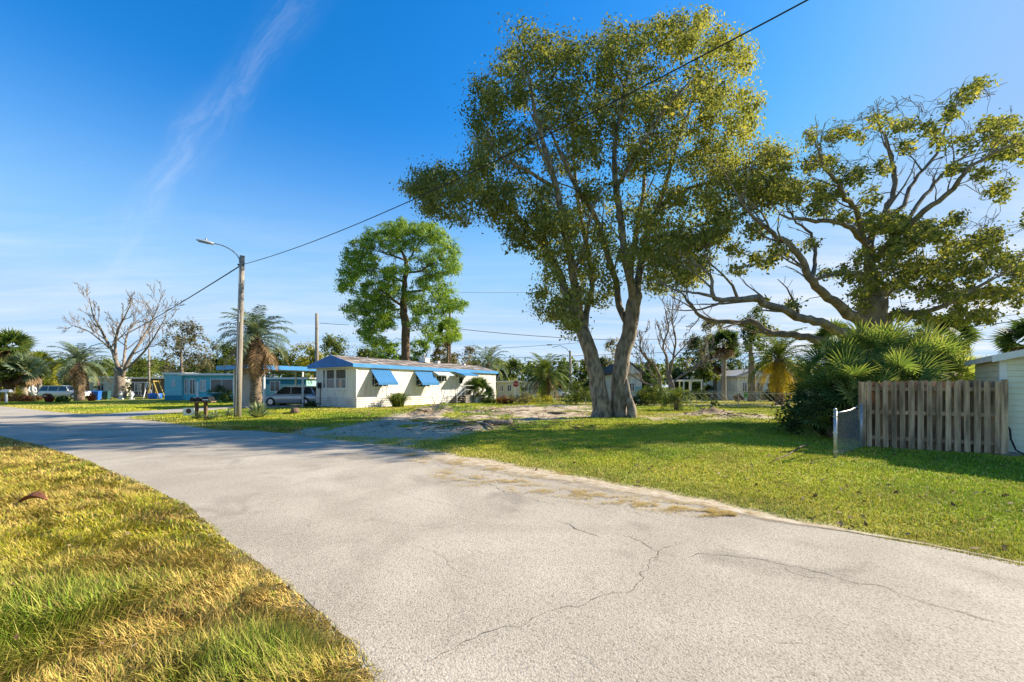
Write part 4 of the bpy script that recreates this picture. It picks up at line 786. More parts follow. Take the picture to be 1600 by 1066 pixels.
# ------------------------------------------------------------------ mobile home
def mobile_home():
    C = Vector(GP(557, 638)); C = Vector((C.x, C.y, 0)); a = math.radians(-32.3); root = empty('mobile_home', C, a, 'white mobile home with blue gable, fascia and tilted blue awnings', 'mobile home')
    u = Vector((-math.sin(a), math.cos(a)))
    def t_of(px, off=0.0):   # distance along the long wall seen at column px
        k = (px - CX) / F; return (k * C.y - C.x) / (u.x - k * u.y)
    Wd, Ln, H = 5.0, 18.0, 3.02
    MB().bx((-Wd, 0, 0.8), (0, Ln, H)).build('wall', M_white, root)
    mb = MB()   # seams and ribs of the metal cladding
    for i in range(1, 46): 
        y = i * 0.4; mb.bx((0, y - .012, .82), (.016, y + .012, H - .01))
    for i in range(1, 13): x = -i * 0.4 + .1; mb.bx((x - .012, -.016, .82), (x + .012, 0, H - .01))
    mb.build('cladding_seams', M_whitetrim, root)
    mb = MB()
    for i in range(5):
        z0 = i * .165; z1 = z0 + .165
        mb.prism([(0.0, 0, z0), (0.035, 0, z0), (0.01, 0, z1), (0.0, 0, z1)], (0, Ln, 0)); mb.prism([(-Wd, 0, z0), (-Wd, -0.035, z0), (-Wd, -.01, z1), (-Wd, 0, z1)], (Wd + .035, 0, 0))
    mb.bx((-Wd, 0.02, 0), (-.02, Ln, .8)); mb.build('skirting', mat('white_lap_skirting', (0.66, 0.64, 0.60), 0.6, (0.47, 0.44, 0.39), 1.4, 6, 0.3, 0.6), root)
    mb = MB()  # thin dark strips painted in as the shadow lines under the laps
    for i in range(1, 5): mb.bx((-Wd, -.037, i * .165 - .012), (.037, -.034, i * .165 + .006)).bx((.0375, 0, i * .165 - .012), (.04, Ln, i * .165 + .006))
    mb.build('skirting_shade_strips', mat('lap_shade_grey', (.30, .28, .25), .9), root)
    # roof
    e, rg, ov = 3.27, 3.98, .38; x0, x1 = -Wd - .45, .16; xm = (-Wd) / 2
    rt = MB(); rt.add([(x0, -ov, e), (xm, -ov, rg), (x1, -ov, e), (x0, Ln + .15, e), (xm, Ln + .15, rg), (x1, Ln + .15, e), (x0, -ov, e - .05), (xm, -ov, rg - .05), (x1, -ov, e - .05), (x0, Ln + .15, e - .05), (xm, Ln + .15, rg - .05), (x1, Ln + .15, e - .05)],
        [(0, 1, 4, 3), (1, 2, 5, 4), (6, 9, 10, 7), (7, 10, 11, 8), (3, 4, 10, 9), (4, 5, 11, 10), (0, 3, 9, 6), (2, 8, 11, 5), (0, 6, 7, 1), (1, 7, 8, 2)])
    rf = rt.build('roof', M_roofm, root)
    mb = MB()
    for i in range(1, 17): y = i * 1.12; mb.add([(xm, y, rg + .03), (x1, y, e + .03), (x1, y + .04, e + .03), (xm, y + .04, rg + .03), (xm, y, rg), (x1, y, e), (x1, y + .04, e), (xm, y + .04, rg)], [(0, 1, 2, 3), (0, 4, 5, 1), (3, 2, 6, 7)])
    mb.build('roof_seams', M_greyroof, rf)
    MB().prism([(x0, -ov - .02, e - .22), (x1, -ov - .02, e - .22), (x1, -ov - .02, e), (xm, -ov - .02, rg), (x0, -ov - .02, e)], (0, -.05, 0)).build('gable_panel', M_blue, root)
    MB().bx((x1 + .003, -ov - .06, e - .26), (x1 + .04, Ln + .2, e + .02)).build('fascia', M_fascia, root)
    MB().bx((x0 - .04, -ov - .06, e - .26), (x0 - .003, Ln + .2, e + .02)).build('fascia', M_fascia, root)
    MB().bx((x0, -ov, e - .262), (x1, -.01, e - .225)).bx((.01, 0, e - .262), (x1, Ln, e - .225)).build('soffit', M_whitetrim, root)
    MB().bx((x0 + .05, Ln + .003, H), (x1 - .05, Ln + .1, e)).build('rear_panel', M_white, root)
    for y, s in ((9.2, 1.0), (11.2, .5), (15.4, .35)):
        v = MB(); v.bx((xm - .05, y - .3 * s, rg - .1), (xm + .75 * s, y + .3 * s, rg + .25 * s)); v.bx((xm - .1, y - .36 * s, rg + .25 * s + .002), (xm + .8 * s, y + .36 * s, rg + .32 * s)); vo = v.build('roof_vent', M_whitetrim, root)
        if s == 1.0: MB().tube([(xm + .3, y, rg + .3), (xm + .3, y, rg + .65)], .09, 8).lathe([(.05, 0), (.17, .04), (.15, .1), (.02, .16)], (xm + .3, y, rg + .62), 10).build('vent_pipe', M_metal, vo)
    # end-wall windows: one big three-part window
    for xa, xb in ((-4.05, -3.72), (-3.6, -2.55), (-2.42, -1.15)):
        zb, zt = 1.45, 2.92; w = MB(); t = .05
        for A, B in (((xa, -.05, zb), (xa + t, .0, zt)), ((xb - t, -.05, zb), (xb, 0, zt)), ((xa + t, -.05, zb), (xb - t, 0, zb + t)), ((xa + t, -.05, zt - t), (xb - t, 0, zt)), ((xa + t, -.045, 2.15), (xb - t, -.01, 2.19))): w.bx(A, B)
        wo = w.build('window', M_whitetrim, root); MB().bx((xa + t, -.018, zb + t), (xb - t, -.012, zt - t)).build('pane', M_glass, wo)
        MB().bx((xa + t, -.024, 2.2), (xb - t, -.0195, zt - t)).build('curtain', M_curtain, wo) if xb - xa > 1 else None
    MB().bx((-4.2, -.05, 1.35), (-4.06, 0, H)).bx((-1.14, -.05, 1.35), (-1.02, 0, H)).bx((-4.06, -.05, 1.35), (-1.14, 0, 1.45)).build('window_surround', M_whitetrim, root)
    MB().bx((-.1, -.04, .8), (.03, 0, H)).bx((0, 0.001, .8), (.03, .1, H)).build('corner_trim', M_whitetrim, root)
    mb = MB(); mb.bx((-4.55, -.2, 1.45), (-4.22, -.01, 1.9)); mo = mb.build('meter_box', M_black, root)
    MB().lathe([(.11, 0), (.11, .1), (.08, .14)], (-4.38, -.34, 1.68), 12, 'y').build('dial', M_glass, mo); MB().tube([(-4.38, -.06, .1), (-4.38, -.06, 1.45)], .03, 6).build('conduit', M_black, mo)
    # awnings on the sunny wall
    for pa, pb in ((578.5, 609), (647, 674)):
        ya, yb = t_of(pa), t_of(pb); zt, zb, d = 2.93, 1.88, .95
        f = MB(); f.bx((0, ya + .12, 1.55), (.03, yb - .12, 1.6)).bx((0, ya + .12, 1.6), (.03, ya + .17, 2.8)).bx((0, yb - .17, 1.6), (.03, yb - .12, 2.8)).bx((0, ya + .17, 2.17), (.028, yb - .17, 2.21)); fo = f.build('window', M_whitetrim, root)
        MB().bx((.004, ya + .17, 1.6), (.012, yb - .17, 2.8)).build('pane', M_glass, fo)
        aw = MB(); n = 18; t = .03
        for i in range(n):   # ribbed sheet
            y0 = ya + (yb - ya) * i / n; y1 = ya + (yb - ya) * (i + 1) / n; dz = .012 if i % 2 else 0
            dz *= 2; aw.add([(.02, y0, zt + dz), (d, y0, zb + dz), (d, y1, zb + dz), (.02, y1, zt + dz), (.02, y0, zt + dz - t), (d, y0, zb + dz - t), (d, y1, zb + dz - t), (.02, y1, zt + dz - t)], [(0, 1, 2, 3), (7, 6, 5, 4), (1, 5, 6, 2), (0, 4, 5, 1), (3, 2, 6, 7), (0, 3, 7, 4)])
        aw.bx((d, ya, zb - .16), (d + .02, yb, zb + .02)); ao = aw.build('awning', M_awning, root)
        for y in (ya + .06, yb - .06): MB().tube([(.02, y, 1.62), (d - .03, y, zb - .02)], .014, 5).build('strut', M_whitetrim, ao)
    # small window with short hood and window cooler
    ya, yb = t_of(681), t_of(698)
    fo = MB().bx((0, ya, 2.0), (.04, yb, 2.08)).bx((0, ya, 2.55), (.04, yb, 2.62)).bx((0, ya, 2.08), (.04, ya + .05, 2.55)).bx((0, yb - .05, 2.08), (.04, yb, 2.55)).bx((0, (ya + yb) / 2 - .03, 2.08), (.04, (ya + yb) / 2 + .03, 2.55)).build('window', M_whitetrim, root)
    MB().bx((.004, ya + .05, 2.08), (.012, yb - .05, 2.55)).build('pane', M_glass, fo)
    MB().prism([(.02, ya - .5, 3.0), (.75, ya - .5, 2.66), (.75, ya - .5, 2.6), (.02, ya - .5, 2.94)], (0, yb - ya + .7, 0)).build('awning', mat('faded_pale_blue_hood', (.45, .55, .66), .5), root)
    # door, hood and steps
    ya, yb = t_of(712), t_of(725)
    do = MB().bx((0, ya + .3, .85), (.035, ya + 1.2, 2.85)).build('door', M_whitetrim, root); MB().bx((.036, ya + .5, 1.9), (.045, ya + 1.0, 2.6)).build('pane', M_glass, do); MB().lathe([(.03, 0), (.04, .03), (.02, .06)], (.04, ya + .42, 1.8), 8, 'x').build('handle', M_metal, do)
    ao = MB().prism([(.02, ya - .4, 3.06), (1.35, ya - .4, 2.72), (1.35, ya - .4, 2.62), (.02, ya - .4, 2.98)], (0, 2.3, 0)).build('awning', M_awning, root)
    for y in (ya - .3, ya + 1.8): MB().tube([(.03, y, 2.2), (1.25, y, 2.64)], .02, 5).build('strut', M_whitetrim, ao)
    MB().lathe([(.06, 0), (.08, .06), (.05, .14)], (.1, ya + .1, 2.55), 8).build('porch_light', M_black, root)
    st = MB(); y0 = ya - .35
    for i in range(4): st.bx((.06, y0 - .3 * i + .25, .78 - .19 * i - .05), (1.15, y0 - .3 * i + .58, .78 - .19 * i))
    st.bx((.06, y0 + .58, .73), (1.15, ya + 1.5, .78)); st.bx((.1, y0 + .5, 0), (.18, ya + 1.45, .72)); st.bx((1.03, y0 + .5, 0), (1.11, ya + 1.45, .72))
    so = st.build('steps', mat('grey_step_boards', (.25, .22, .18), .9), root)
    for x in (.1, 1.12): MB().tube([(x, y0 - .8, .1), (x, y0 - .8, .95), (x, y0 + .4, 1.7), (x, ya + 1.4, 1.7)], .022, 6).tube([(x, y0 - .8, .55), (x, y0 + .4, 1.3), (x, ya + 1.4, 1.3)], .015, 5).tube([(x, y0 + .4, .8), (x, y0 + .4, 1.7)], .018, 5).tube([(x, y0 - .2, .45), (x, y0 - .2, 1.3)], .014, 5).build('handrail', M_whitetrim, so)
    return C, a, u, t_of
HC, HA, HU, T_OF = mobile_home()
def home_pt(y, x=0.0): 
    n = Vector((math.cos(HA), math.sin(HA))); return (HC.x + HU.x * y + n.x * x, HC.y + HU.y * y + n.y * x)
def around_home():
    y = T_OF(735); x_, y_ = home_pt(y, 1.0); r0 = empty('planter_box', (x_, y_, 0), HA, 'low white planter box beside the mobile home steps', 'planter')
    MB().bx((-.3, -.75, 0), (.3, .75, .5)).build('box', M_whitetrim, r0); MB().bx((-.34, -.8, .502), (.34, .8, .56)).build('rim', M_whitetrim, r0)
    x_, y_ = home_pt(T_OF(737), .8)
    P = []
    fan_palm('palmetto_clump', (x_, y_, 0), .95, .12, .85, 44, 'bushy green fan palm growing by the mobile home steps', 'palm', L_palm, 5, .25, w=.05, pet=1.0)
    x_, y_ = home_pt(T_OF(604), 1.3); blade_plant('ornamental_grass', x_, y_, 1.75, 420, L_palm, 'tall tufted grass clump in front of the first blue awning', 'grass clump', 3, .024, .5, curve=1.3, br=.36)
    x_, y_ = home_pt(-1.3, -3.6); shrub('low_shrub', x_, y_, .7, .5, .5, L_dark, 'small dark shrub under the end window of the mobile home', seed=4, n=14, per=50, leaf=.1)
    # crossed folding stand leaning at the wall
    x_, y_ = home_pt(T_OF(686), .5); r1 = empty('folding_stand', (x_, y_, 0), HA, 'thin crossed metal folding stand against the mobile home wall', 'stand')
    MB().tube([(0, -.35, 0.0), (0, .35, 1.35)], .018, 5).tube([(.05, .35, 0.0), (.05, -.35, 1.35)], .018, 5).tube([(0, .35, 1.35), (0, -.35, 1.35)], .014, 5).build('frame', M_black, r1)
around_home()

# ------------------------------------------------------------------ carport
def carport():
    a = HA; c0 = Vector((HC.x, HC.y, 0)); n = Vector((math.cos(a), math.sin(a), 0)); u = Vector((HU.x, HU.y, 0))
    # local frame: x along n (toward home), y along u; origin at the near right corner of the roof
    o = P3(385, 568, 29.8); root = empty('carport', (o.x, o.y, 0), a, 'open carport with flat blue-edged roof and white posts beside the mobile home', 'carport')
    z = o.z - .28; w = 4.6; L = 12.0
    r_ = MB().bx((-w, 0, z), (0, L, z + .1)).build('roof', M_greyroof, root)
    rb = MB()
    for i in range(15): rb.bx((-w + .02, .35 + i * .8, z - .06), (-.02, .41 + i * .8, z - .002))
    rb.build('roof_ribs', M_whitetrim, r_)
    MB().bx((-w, -.04, z - .1), (0, -.003, z + .22)).bx((.003, -.04, z - .1), (.04, L, z + .22)).bx((-w - .04, -.04, z - .1), (-w - .003, L, z + .22)).build('fascia', M_fascia, root)
    for x, y in ((-w + .55, 1.0), (-.12, 1.3), (-w + .55, 6), (-w + .55, 11), (-.12, 4.3)): MB().bx((x - .055, y - .055, 0), (x + .055, y + .055, z - .002)).build('post', M_whitetrim, root)
    # wide white lattice panel by the first post
    MB().bx((-w + .4, 1.06, 0), (-w + .46, 2.2, z - .1)).build('side_panel', M_whitetrim, root)
carport()

# ------------------------------------------------------------------ cars
def car(name, loc, rz, label, paint, kind='hatch', L=4.5, Wd=1.78, H=1.5, group=None):
    """car facing local +x"""
    root = empty(name, loc, rz, label, 'car', group); hw = Wd / 2
    belt = H * .62; 
    if kind == 'hatch': prof = [(-.5, .34, .78), (-.485, .26, .93), (-.40, .22, belt / 1.0 * .98), (-.2, .2, belt), (.1, .2, belt), (.22, .2, belt * .98), (.36, .2, belt * .88), (.45, .22, belt * .76), (.49, .26, belt * .66), (.5, .34, belt * .5)]
    else: prof = [(-.5, .38, .8), (-.49, .3, 1.0), (-.44, .28, belt * 1.02), (-.2, .26, belt), (.08, .26, belt), (.2, .26, belt * 1.0), (.36, .26, belt * .95), (.46, .28, belt * .88), (.49, .32, belt * .76), (.5, .4, belt * .6)]
    mb = MB(); vs = []; k = 10
    for fx, zb, zt in prof:
        x = fx * L; tp = 1 - 0.12 * max(0, abs(fx) - .38) / .12; w = hw * tp; zm = zb + (zt - zb) * .55
        ring = [(w * .86, zb), (w * .97, zb + .1 * (zt - zb)), (w, zm), (w * .965, zt - .06), (w * .88, zt)]
        vs += [(x, yy, zz) for yy, zz in ring] + [(x, -yy, zz) for yy, zz in reversed(ring)]
    m = len(prof); fs = [(i * k + j, (i + 1) * k + j, (i + 1) * k + (j + 1) % k, i * k + (j + 1) % k) for i in range(m - 1) for j in range(k)] + [tuple(range(k)), tuple((m - 1) * k + j for j in reversed(range(k)))]
    mb.add(vs, fs); bo = mb.build('body', paint, root, True)
    cab = [(-.485, belt - .02), (-.40, H - .07), (-.30, H), (.0, H), (.10, H - .05), (.27, belt - .02)] if kind == 'hatch' else [(-.48, belt - .02), (-.44, H - .08), (-.38, H), (.02, H), (.10, H - .06), (.21, belt - .02)]
    vs = []; gl = MB()
    for fx, z in cab:
        w = hw * (.93 if z < belt else .93 - .22 * (z - belt) / (H - belt)); vs += [(fx * L, w, z), (fx * L, -w, z)]
    n = len(cab); fs = [(2 * i, 2 * i + 1, 2 * i + 3, 2 * i + 2) for i in range(n - 1)] + [tuple(2 * i for i in reversed(range(n))), tuple(2 * i + 1 for i in range(n))]
    gl.add(vs, fs); gl.build('windows', M_glass, root)
    rf = MB(); a_ = [c for c in cab if c[1] > H - .06 - 1e-6]; xa, xb = cab[1][0] * L - .02, cab[4][0] * L + .05; w = hw * .74
    rf.add([(xa, w, H - .09), (xa + .1 * L, w, H + .012), (xb - .1 * L, w, H + .012), (xb, w, H - .07), (xa, -w, H - .09), (xa + .1 * L, -w, H + .012), (xb - .1 * L, -w, H + .012), (xb, -w, H - .07)], [(0, 1, 5, 4), (1, 2, 6, 5), (2, 3, 7, 6), (0, 3, 2, 1), (4, 5, 6, 7)]); rf.build('roof', paint, root, False)
    for s in (-1, 1):
        for fx0, fx1 in ((cab[5][0] - .005, cab[4][0]), (-.04, -.035), (-.26, -.27), (cab[0][0] + .02, cab[1][0] + .02)):
            w0 = hw * .945; w1 = hw * .735; pl = MB(); pl.add([(fx0 * L - .04, s * w0, belt - .03), (fx0 * L + .04, s * w0, belt - .03), (fx1 * L + .03, s * w1, H - .04), (fx1 * L - .03, s * w1, H - .04), (fx0 * L - .04, s * (w0 - .03), belt - .03), (fx0 * L + .04, s * (w0 - .03), belt - .03), (fx1 * L + .03, s * (w1 - .03), H - .04), (fx1 * L - .03, s * (w1 - .03), H - .04)], [(0, 1, 2, 3), (7, 6, 5, 4), (0, 4, 5, 1), (3, 2, 6, 7), (0, 3, 7, 4), (1, 5, 6, 2)]); pl.build('pillar', paint, root)
        MB().box((.20 * L, s * (hw + .07), belt + .08), (.16, .16, .12)).build('mirror', paint, root)
        MB().box((.475 * L, s * hw * .68, belt * .72), (.14, .36, .14), ry=.35).build('headlight', mat('headlight_lens', (.7, .72, .75), .15, spec=.8), root)
        MB().box((-.487 * L, s * hw * .80, belt * .96), (.10, .2, .3)).build('taillight', mat('red_lens', (.35, .01, .015), .2, spec=.7), root)
        for fx in (.315, -.30):
            R = .325; y = s * (hw - .11)
            MB().lathe([(R + .055, -.1), (R + .055, .1)], (fx * L, s * (hw - .09), R), 20, 'y').build('wheel_arch', M_black, root)
            t = MB().lathe([(R * .6, -.115), (R * .95, -.115), (R, -.08), (R, .08), (R * .95, .115), (R * .6, .115)], (fx * L, y, R), 22, 'y').build('wheel', mat('tyre_rubber', (.018, .018, .018), .85), root, True)
            MB().lathe([(R * .66, -.12), (R * .62, -.135), (.04, -.14), (.04, .14), (R * .62, .135), (R * .66, .12)], (fx * L, y, R), 16, 'y').build('rim', mat('alloy_rim', (.55, .56, .58), .35, metal=.7), t)
    MB().bx((.492 * L, -.25, .42), (.502 * L + .03, .25, .54)).build('number_plate', M_whitetrim, root)
    return root
M_silver = mat('silver_car_paint', (.42, .43, .45), .3, (.38, .39, .41), 2, metal=.35, spec=.6, coat=.5)
M_wcar = mat('white_car_paint', (.75, .75, .74), .3, (.70, .70, .69), 2, spec=.5, coat=.5)
cx = (458 - CX) / F * 34.6
car('parked_car', (cx + .1, 34.6, .016), math.radians(177), 'silver hatchback parked facing left under the carport', M_silver, 'hatch', 4.7, 1.8, 1.62)
p = GP(104, 623.5); car('parked_car', (p[0], p[1], .02), math.radians(2), 'white wagon parked side-on behind the blue-green palm', M_wcar, 'suv', 5.6, 1.9, 1.72)
p = GP(66, 620.5); car('parked_car', (p[0], p[1], .02), math.radians(80), 'dark car seen end-on beyond the white wagon', mat('dark_car_paint', (.03, .035, .04), .3, spec=.6, coat=.5), 'suv', 4.5, 1.85, 1.6)

# ------------------------------------------------------------------ pole with lamp, cables
def lamp_pole():
    b = Vector((*GP(371, 652.5), 0)); D = b.y; root = empty('street_lamp', b, 0, 'tall wooden utility pole with curved lamp arm by the mailboxes', 'street lamp')
    t = P3(378.5, 400, D) - b
    MB().tube([Vector((0, 0, -.2)), t * .3, t * .6, t], [.165, .150, .135, .115], 14).build('pole', M_pole, root, True)
    MB().tube([t * .66 + Vector((.02, -.15, 0)), t * .66 + Vector((.02, -.15, -.6))], .03, 6).tube([t * .95 + Vector((-.02, -.13, 0)), t * .02 + Vector((0.02, -.17, 0))], .012, 4).build('conduit', M_metal, root)
    T = lambda px, py: P3(px, py, D) - b
    am = MB(); am.tube([T(375.0, 413), T(374, 405), T(370, 398), T(362, 391), T(352, 385.5), T(342, 382), T(333, 380.5)], [.032, .032, .032, .03, .028, .026, .026], 8)
    ar = am.build('lamp_arm', M_metal, root, True)
    hd = T(321, 378.5); ax = (T(308, 375.5) - T(335, 381.5)).normalized(); a2 = math.atan2(-ax.z, -ax.x)
    mb = MB(); prof = [(-.46, .03, .02), (-.42, .10, .05), (-.25, .15, .085), (.05, .16, .09), (.3, .12, .075), (.44, .05, .05)]; vs = []
    ux = Vector((-ax.x, 0, -ax.z)); uz = Vector((-ux.z, 0, ux.x))
    if uz.z < 0: uz = -uz
    for x, w, h in prof:
        c = hd + ux * x
        for yy, zz in ((-w, -h * .5), (w, -h * .5), (w * .9, h * .3), (w * .4, h), (-w * .4, h), (-w * .9, h * .3)): vs.append(c + Vector((0, yy, 0)) + uz * zz)
    m = len(prof); fs = [(i * 6 + j, i * 6 + (j + 1) % 6, (i + 1) * 6 + (j + 1) % 6, (i + 1) * 6 + j) for i in range(m - 1) for j in range(6)] + [tuple(reversed(range(6))), tuple((m - 1) * 6 + j for j in range(6))]
    mb.add(vs, fs); ho = mb.build('lamp_head', mat('lamp_grey', (.5, .5, .5), .5), ar, True)
    MB().tube([hd + uz * .08, hd + uz * .2], [.05, .04], 8).build('photocell', M_metal, ar)
    ln = MB(); ln.add([hd + ux * x + Vector((0, w, 0)) - uz * .055 for x, w in ((-.36, -.09), (.1, -.12), (.1, .12), (-.36, .09))], [(3, 2, 1, 0)]); ln.build('lens', M_black, ar)
    MB().bx(tuple(t * .945 + Vector((-.2, -.05, -.04))), tuple(t * .945 + Vector((-.08, .05, .04)))).build('clamp', M_black, root)
    return b + t * .945
att = lamp_pole()
def cable(name, a, b, sag, r, label, n=28, group=None, cat='cable'):
    a = Vector(a); b = Vector(b); P = []
    for i in range(n + 1): t = i / n; q = a.lerp(b, t); q.z -= sag * 4 * t * (1 - t); P.append(q)
    o = MB().tube(P, r, 5).build(name, M_wire, None, True); return tag(o, label, cat, group)
e = P3(1262, 0, 6.9); d = (e - att); e2 = att + d * 1.25; e2.z += 0.6
cable('overhead_cable', att, e2, .75, .014, 'thick overhead cable rising from the lamp pole over the lawn')
e = P3(-60, 590, 90); cable('overhead_cable', att, P3(150, 545, 70), .35, .03, 'overhead cable descending from the lamp pole to the bare tree')

# small far poles
def far_pole(px, top, D, label, r=.16, arm=False, base=0.0, m=M_pole, cross=False, lean=0):
    x = (px - CX) / F * D; H = CAM_H + (HY - top) / F * D; root = empty('utility_pole', (x, D, 0), 0, label, 'utility pole')
    MB().tube([(0, 0, -.1), (lean * .5, 0, H * .5), (lean, 0, H)], [r * 1.15, r, r * .8], 8).build('pole', m, root, True)
    if arm:
        MB().tube([(0, 0, H - .5), (-.6, -.3, H + .3), (-1.6, -.6, H + .7), (-2.8, -.8, H + .42)], .05, 5).build('lamp_arm', M_metal, root); MB().box((-3.2, -.85, H + .78), (.8, .3, .16)).build('lamp_head', M_metal, root)
    if cross: MB().box((0, 0, H - .4), (1.6, .12, .14)).build('crossarm', m, root); MB().tube([(-.6, 0, H - .3), (-.6, 0, H - .05)], .05, 5).tube([(.6, 0, H - .3), (.6, 0, H - .05)], .05, 5).build('insulators', M_metal, root)
    return Vector((x + lean, D, H))
pA = far_pole(495, 490, 58, 'mossy wooden pole standing behind the mobile home front end', .26)
pB = far_pole(891, 548, 62, 'utility pole with lamp arm beyond the sand lot', .2, True)
pC = far_pole(703, 470, 56, 'thin pole beside the pine above the mobile home roof', .15, m=M_bark_palm)
pD = far_pole(33, 523, 54, 'pale pole among the fan palms at the left edge', .17)
pE = far_pole(1453, 502, 20.5, 'grey steel post standing behind the palmetto thicket', .1, m=M_metal)
pF = far_pole(233, 545, 62, 'short pale pole right of the bare tree', .13)
pG = far_pole(51, 590, 50, 'stubby white marker post near the left palms', .14, m=M_whitetrim)
cable('power_line', P3(707, 513, 58), P3(1000, 532, 62), .35, .04, 'drooping power line leaving the pole by the pine')
cable('power_line', P3(720, 547, 72), P3(915, 535, 72), .1, .03, 'thin power line rising toward the twin-trunked tree')
cable('power_line', P3(500, 562, 72), P3(1060, 550, 66), .35, .035, 'level power line running past the far lamp pole')
cable('power_line', P3(1000, 530, 62), P3(1600, 490, 46), .9, .03, 'upper power line behind the oak limbs')
cable('power_line', P3(1060, 551, 66), P3(1640, 520, 46), .9, .03, 'lower power line behind the oak limbs')
cable('power_line', P3(718, 457, 80), P3(905, 456, 80), .1, .025, 'highest faint power line right of the pine crown')
cable('power_line', P3(1490, 512, 22), P3(1700, 470, 17), .25, .018, 'short cable reaching the right edge above the shed')
cable('power_line', P3(500, 505, 58), P3(545, 508, 58), .02, .03, 'short wire stub leaving the mossy pole')

# ------------------------------------------------------------------ mailboxes and kerbside things
def mailboxes():
    g = GP(317, 656); root = empty('mailbox_stand', (g[0], g[1], hz(*g)), math.radians(8), 'two wooden posts carrying a plank beside the road', 'mailbox stand')
    s = .6 / F * 19.5
    for x in (-.27, .12): MB().bx((x - .06, -.06, -.1), (x + .06, .06, .82)).build('post', mat('stained_post_wood', (.20, .12, .06), .9, (.08, .05, .03), 8, stretch=(2, 2, .3)), root)
    MB().bx((-.5, -.2, .822), (.48, .2, .87)).build('shelf', M_wood, root)
    for x, w, lb in ((-.33, .2, 'left black curved-top mailbox on the roadside stand'), (-.08, .2, 'middle black mailbox on the roadside stand'), (.24, .3, 'wide black mailbox with pale lettering plate on the stand')):
        c = Vector((g[0], g[1], hz(*g))) + Matrix.Rotation(math.radians(8), 3, 'Z') @ Vector((x, 0, .87)); r = empty('mailbox', c, math.radians(8), lb, 'mailbox', 'mailboxes on the stand')
        pr = [(-w / 2, -.24, 0.002), (w / 2, -.24, 0.002), (w / 2, -.24, .13)] + [(w / 2 * math.cos(a), -.24, .13 + w / 2 * .6 * math.sin(a)) for a in [math.pi * k / 8 for k in range(1, 8)]] + [(-w / 2, -.24, .13)]
        MB().prism(pr, (0, .48, 0)).build('body', M_black, r); MB().bx((-w / 2 + .02, -.255, .02), (w / 2 - .02, -.243, .13)).build('door', M_black, r)
        if w > .25: MB().bx((-w / 2 + .03, -.262, .05), (w / 2 - .03, -.257, .10)).build('plate', M_whitetrim, r)
    g = GP(295, 651.5); r = empty('yard_sign', (g[0], g[1], hz(*g)), math.radians(6), 'small white framed sign with dark centre left of the mailboxes', 'sign')
    MB().bx((-.27, -.015, .06), (.27, .015, .44)).build('board', M_whitetrim, r); MB().lathe([(.13, 0), (.13, .006)], (0, -.024, .27), 14, 'y').build('dark_centre', mat('dark_brown_print', (.08, .045, .03), .8), r)
    MB().bx((-.24, -.012, -.1), (-.21, .012, .06)).bx((.21, -.012, -.1), (.24, .012, .06)).build('legs', M_metal, r)
    for px, py, h, n, lb, sd in ((308, 656, .5, 40, 'spiky blue-green agave at the foot of the mailbox stand', 1), (338, 654, .42, 30, 'sparse spiky plant between mailboxes and lamp pole', 2), (404, 654, .95, 90, 'large spiky agave in front of the rough-trunked palm', 3), (358, 651, .5, 34, 'small pale spiky plant left of the lamp pole foot', 4), (328, 657, .4, 30, 'low spiky clump right under the mailbox stand', 6)):
        g = GP(px, py); blade_plant('agave', g[0], g[1], h, n, L_agave, lb, 'plant', sd, .045, 1.0, 'spiky plants by the lamp pole')
    for px, py, s, lb in ((461, 648, .22, 'dark stump on the lawn in front of the carport'), (50, 800, .0, '')):
        if s: g = GP(px, py); r = empty('tree_stump', (*g, hz(*g)), 0, lb, 'stump'); MB().lathe([(s * 1.3, -.05), (s, .08), (s * .9, .22), (s * .5, .24)], (0, 0, 0), 10).build('stump', M_bark_pine, r, True)
mailboxes()

# ------------------------------------------------------------------ palms
def P(px, D): return ((px - CX) / F * D, D, 0)
pinnate_palm('date_palm', P(400, 25), 4.6, .30, 2.5, 40, 'rough-trunked palm with brown drooping fronds behind the lamp pole', 'palm', L_pindo, 1, .8, eln=1.5, ell=-.15, wfac=1.0, nl=30, ll=.22)
pinnate_palm('pindo_palm', P(124, 46), 4.3, .42, 3.5, 40, 'blue-green feather palm in front of the white wagon', 'palm', L_pindo, 2, .3, eln=1.5, ell=-.5, wfac=1.3, nl=24, ll=.18)
pinnate_palm('date_palm', P(853, 44), 2.9, .45, 3.2, 60, 'round dense date palm beside the stop sign', 'palm', L_palm, 3, .25, eln=1.5, ell=-.7, wfac=1.2, nl=26, ll=.16)
pinnate_palm('date_palm', P(763, 58), 4.9, .3, 3.6, 28, 'feather palm rising past the rear end of the mobile home', 'palm', L_pindo, 4, 0, eln=1.5, ell=-.4, wfac=1.4, nl=22, ll=.17)
pinnate_palm('date_palm', P(1218, 36), 4.1, .32, 3.5, 40, 'feather palm with yellow lower fronds left of the palmetto', 'palm', L_palm, 5, .5, eln=1.5, ell=-.3, wfac=1.1, nl=26, deadm=L_palyel, ll=.17)
pinnate_palm('cycad', P(1057, 27.5), .75, .16, 1.35, 30, 'little palm with a dark stubby trunk on the lawn behind the big tree', 'palm', L_palm, 6, 0, eln=1.4, ell=-.2, nl=20, wfac=1.6)
fan_palm('sabal_palm', P(1131, 46), 6.3, .26, 1.15, 36, 'straight fan palm with smooth pale trunk near the far fence', 'palm', L_dark, 7, .8, w=.07)
fan_palm('sabal_palm', P(1117, 52), 4.6, .26, 1.3, 34, 'shorter fan palm left of the straight pale-trunked one', 'palm', L_dark, 8, .8, w=.07)
fan_palm('sabal_palm', P(1483, 26), 4.6, .22, .95, 34, 'dark fan palm with hanging skirt behind the palmetto thicket', 'palm', L_dark, 9, 1.0, w=.06)
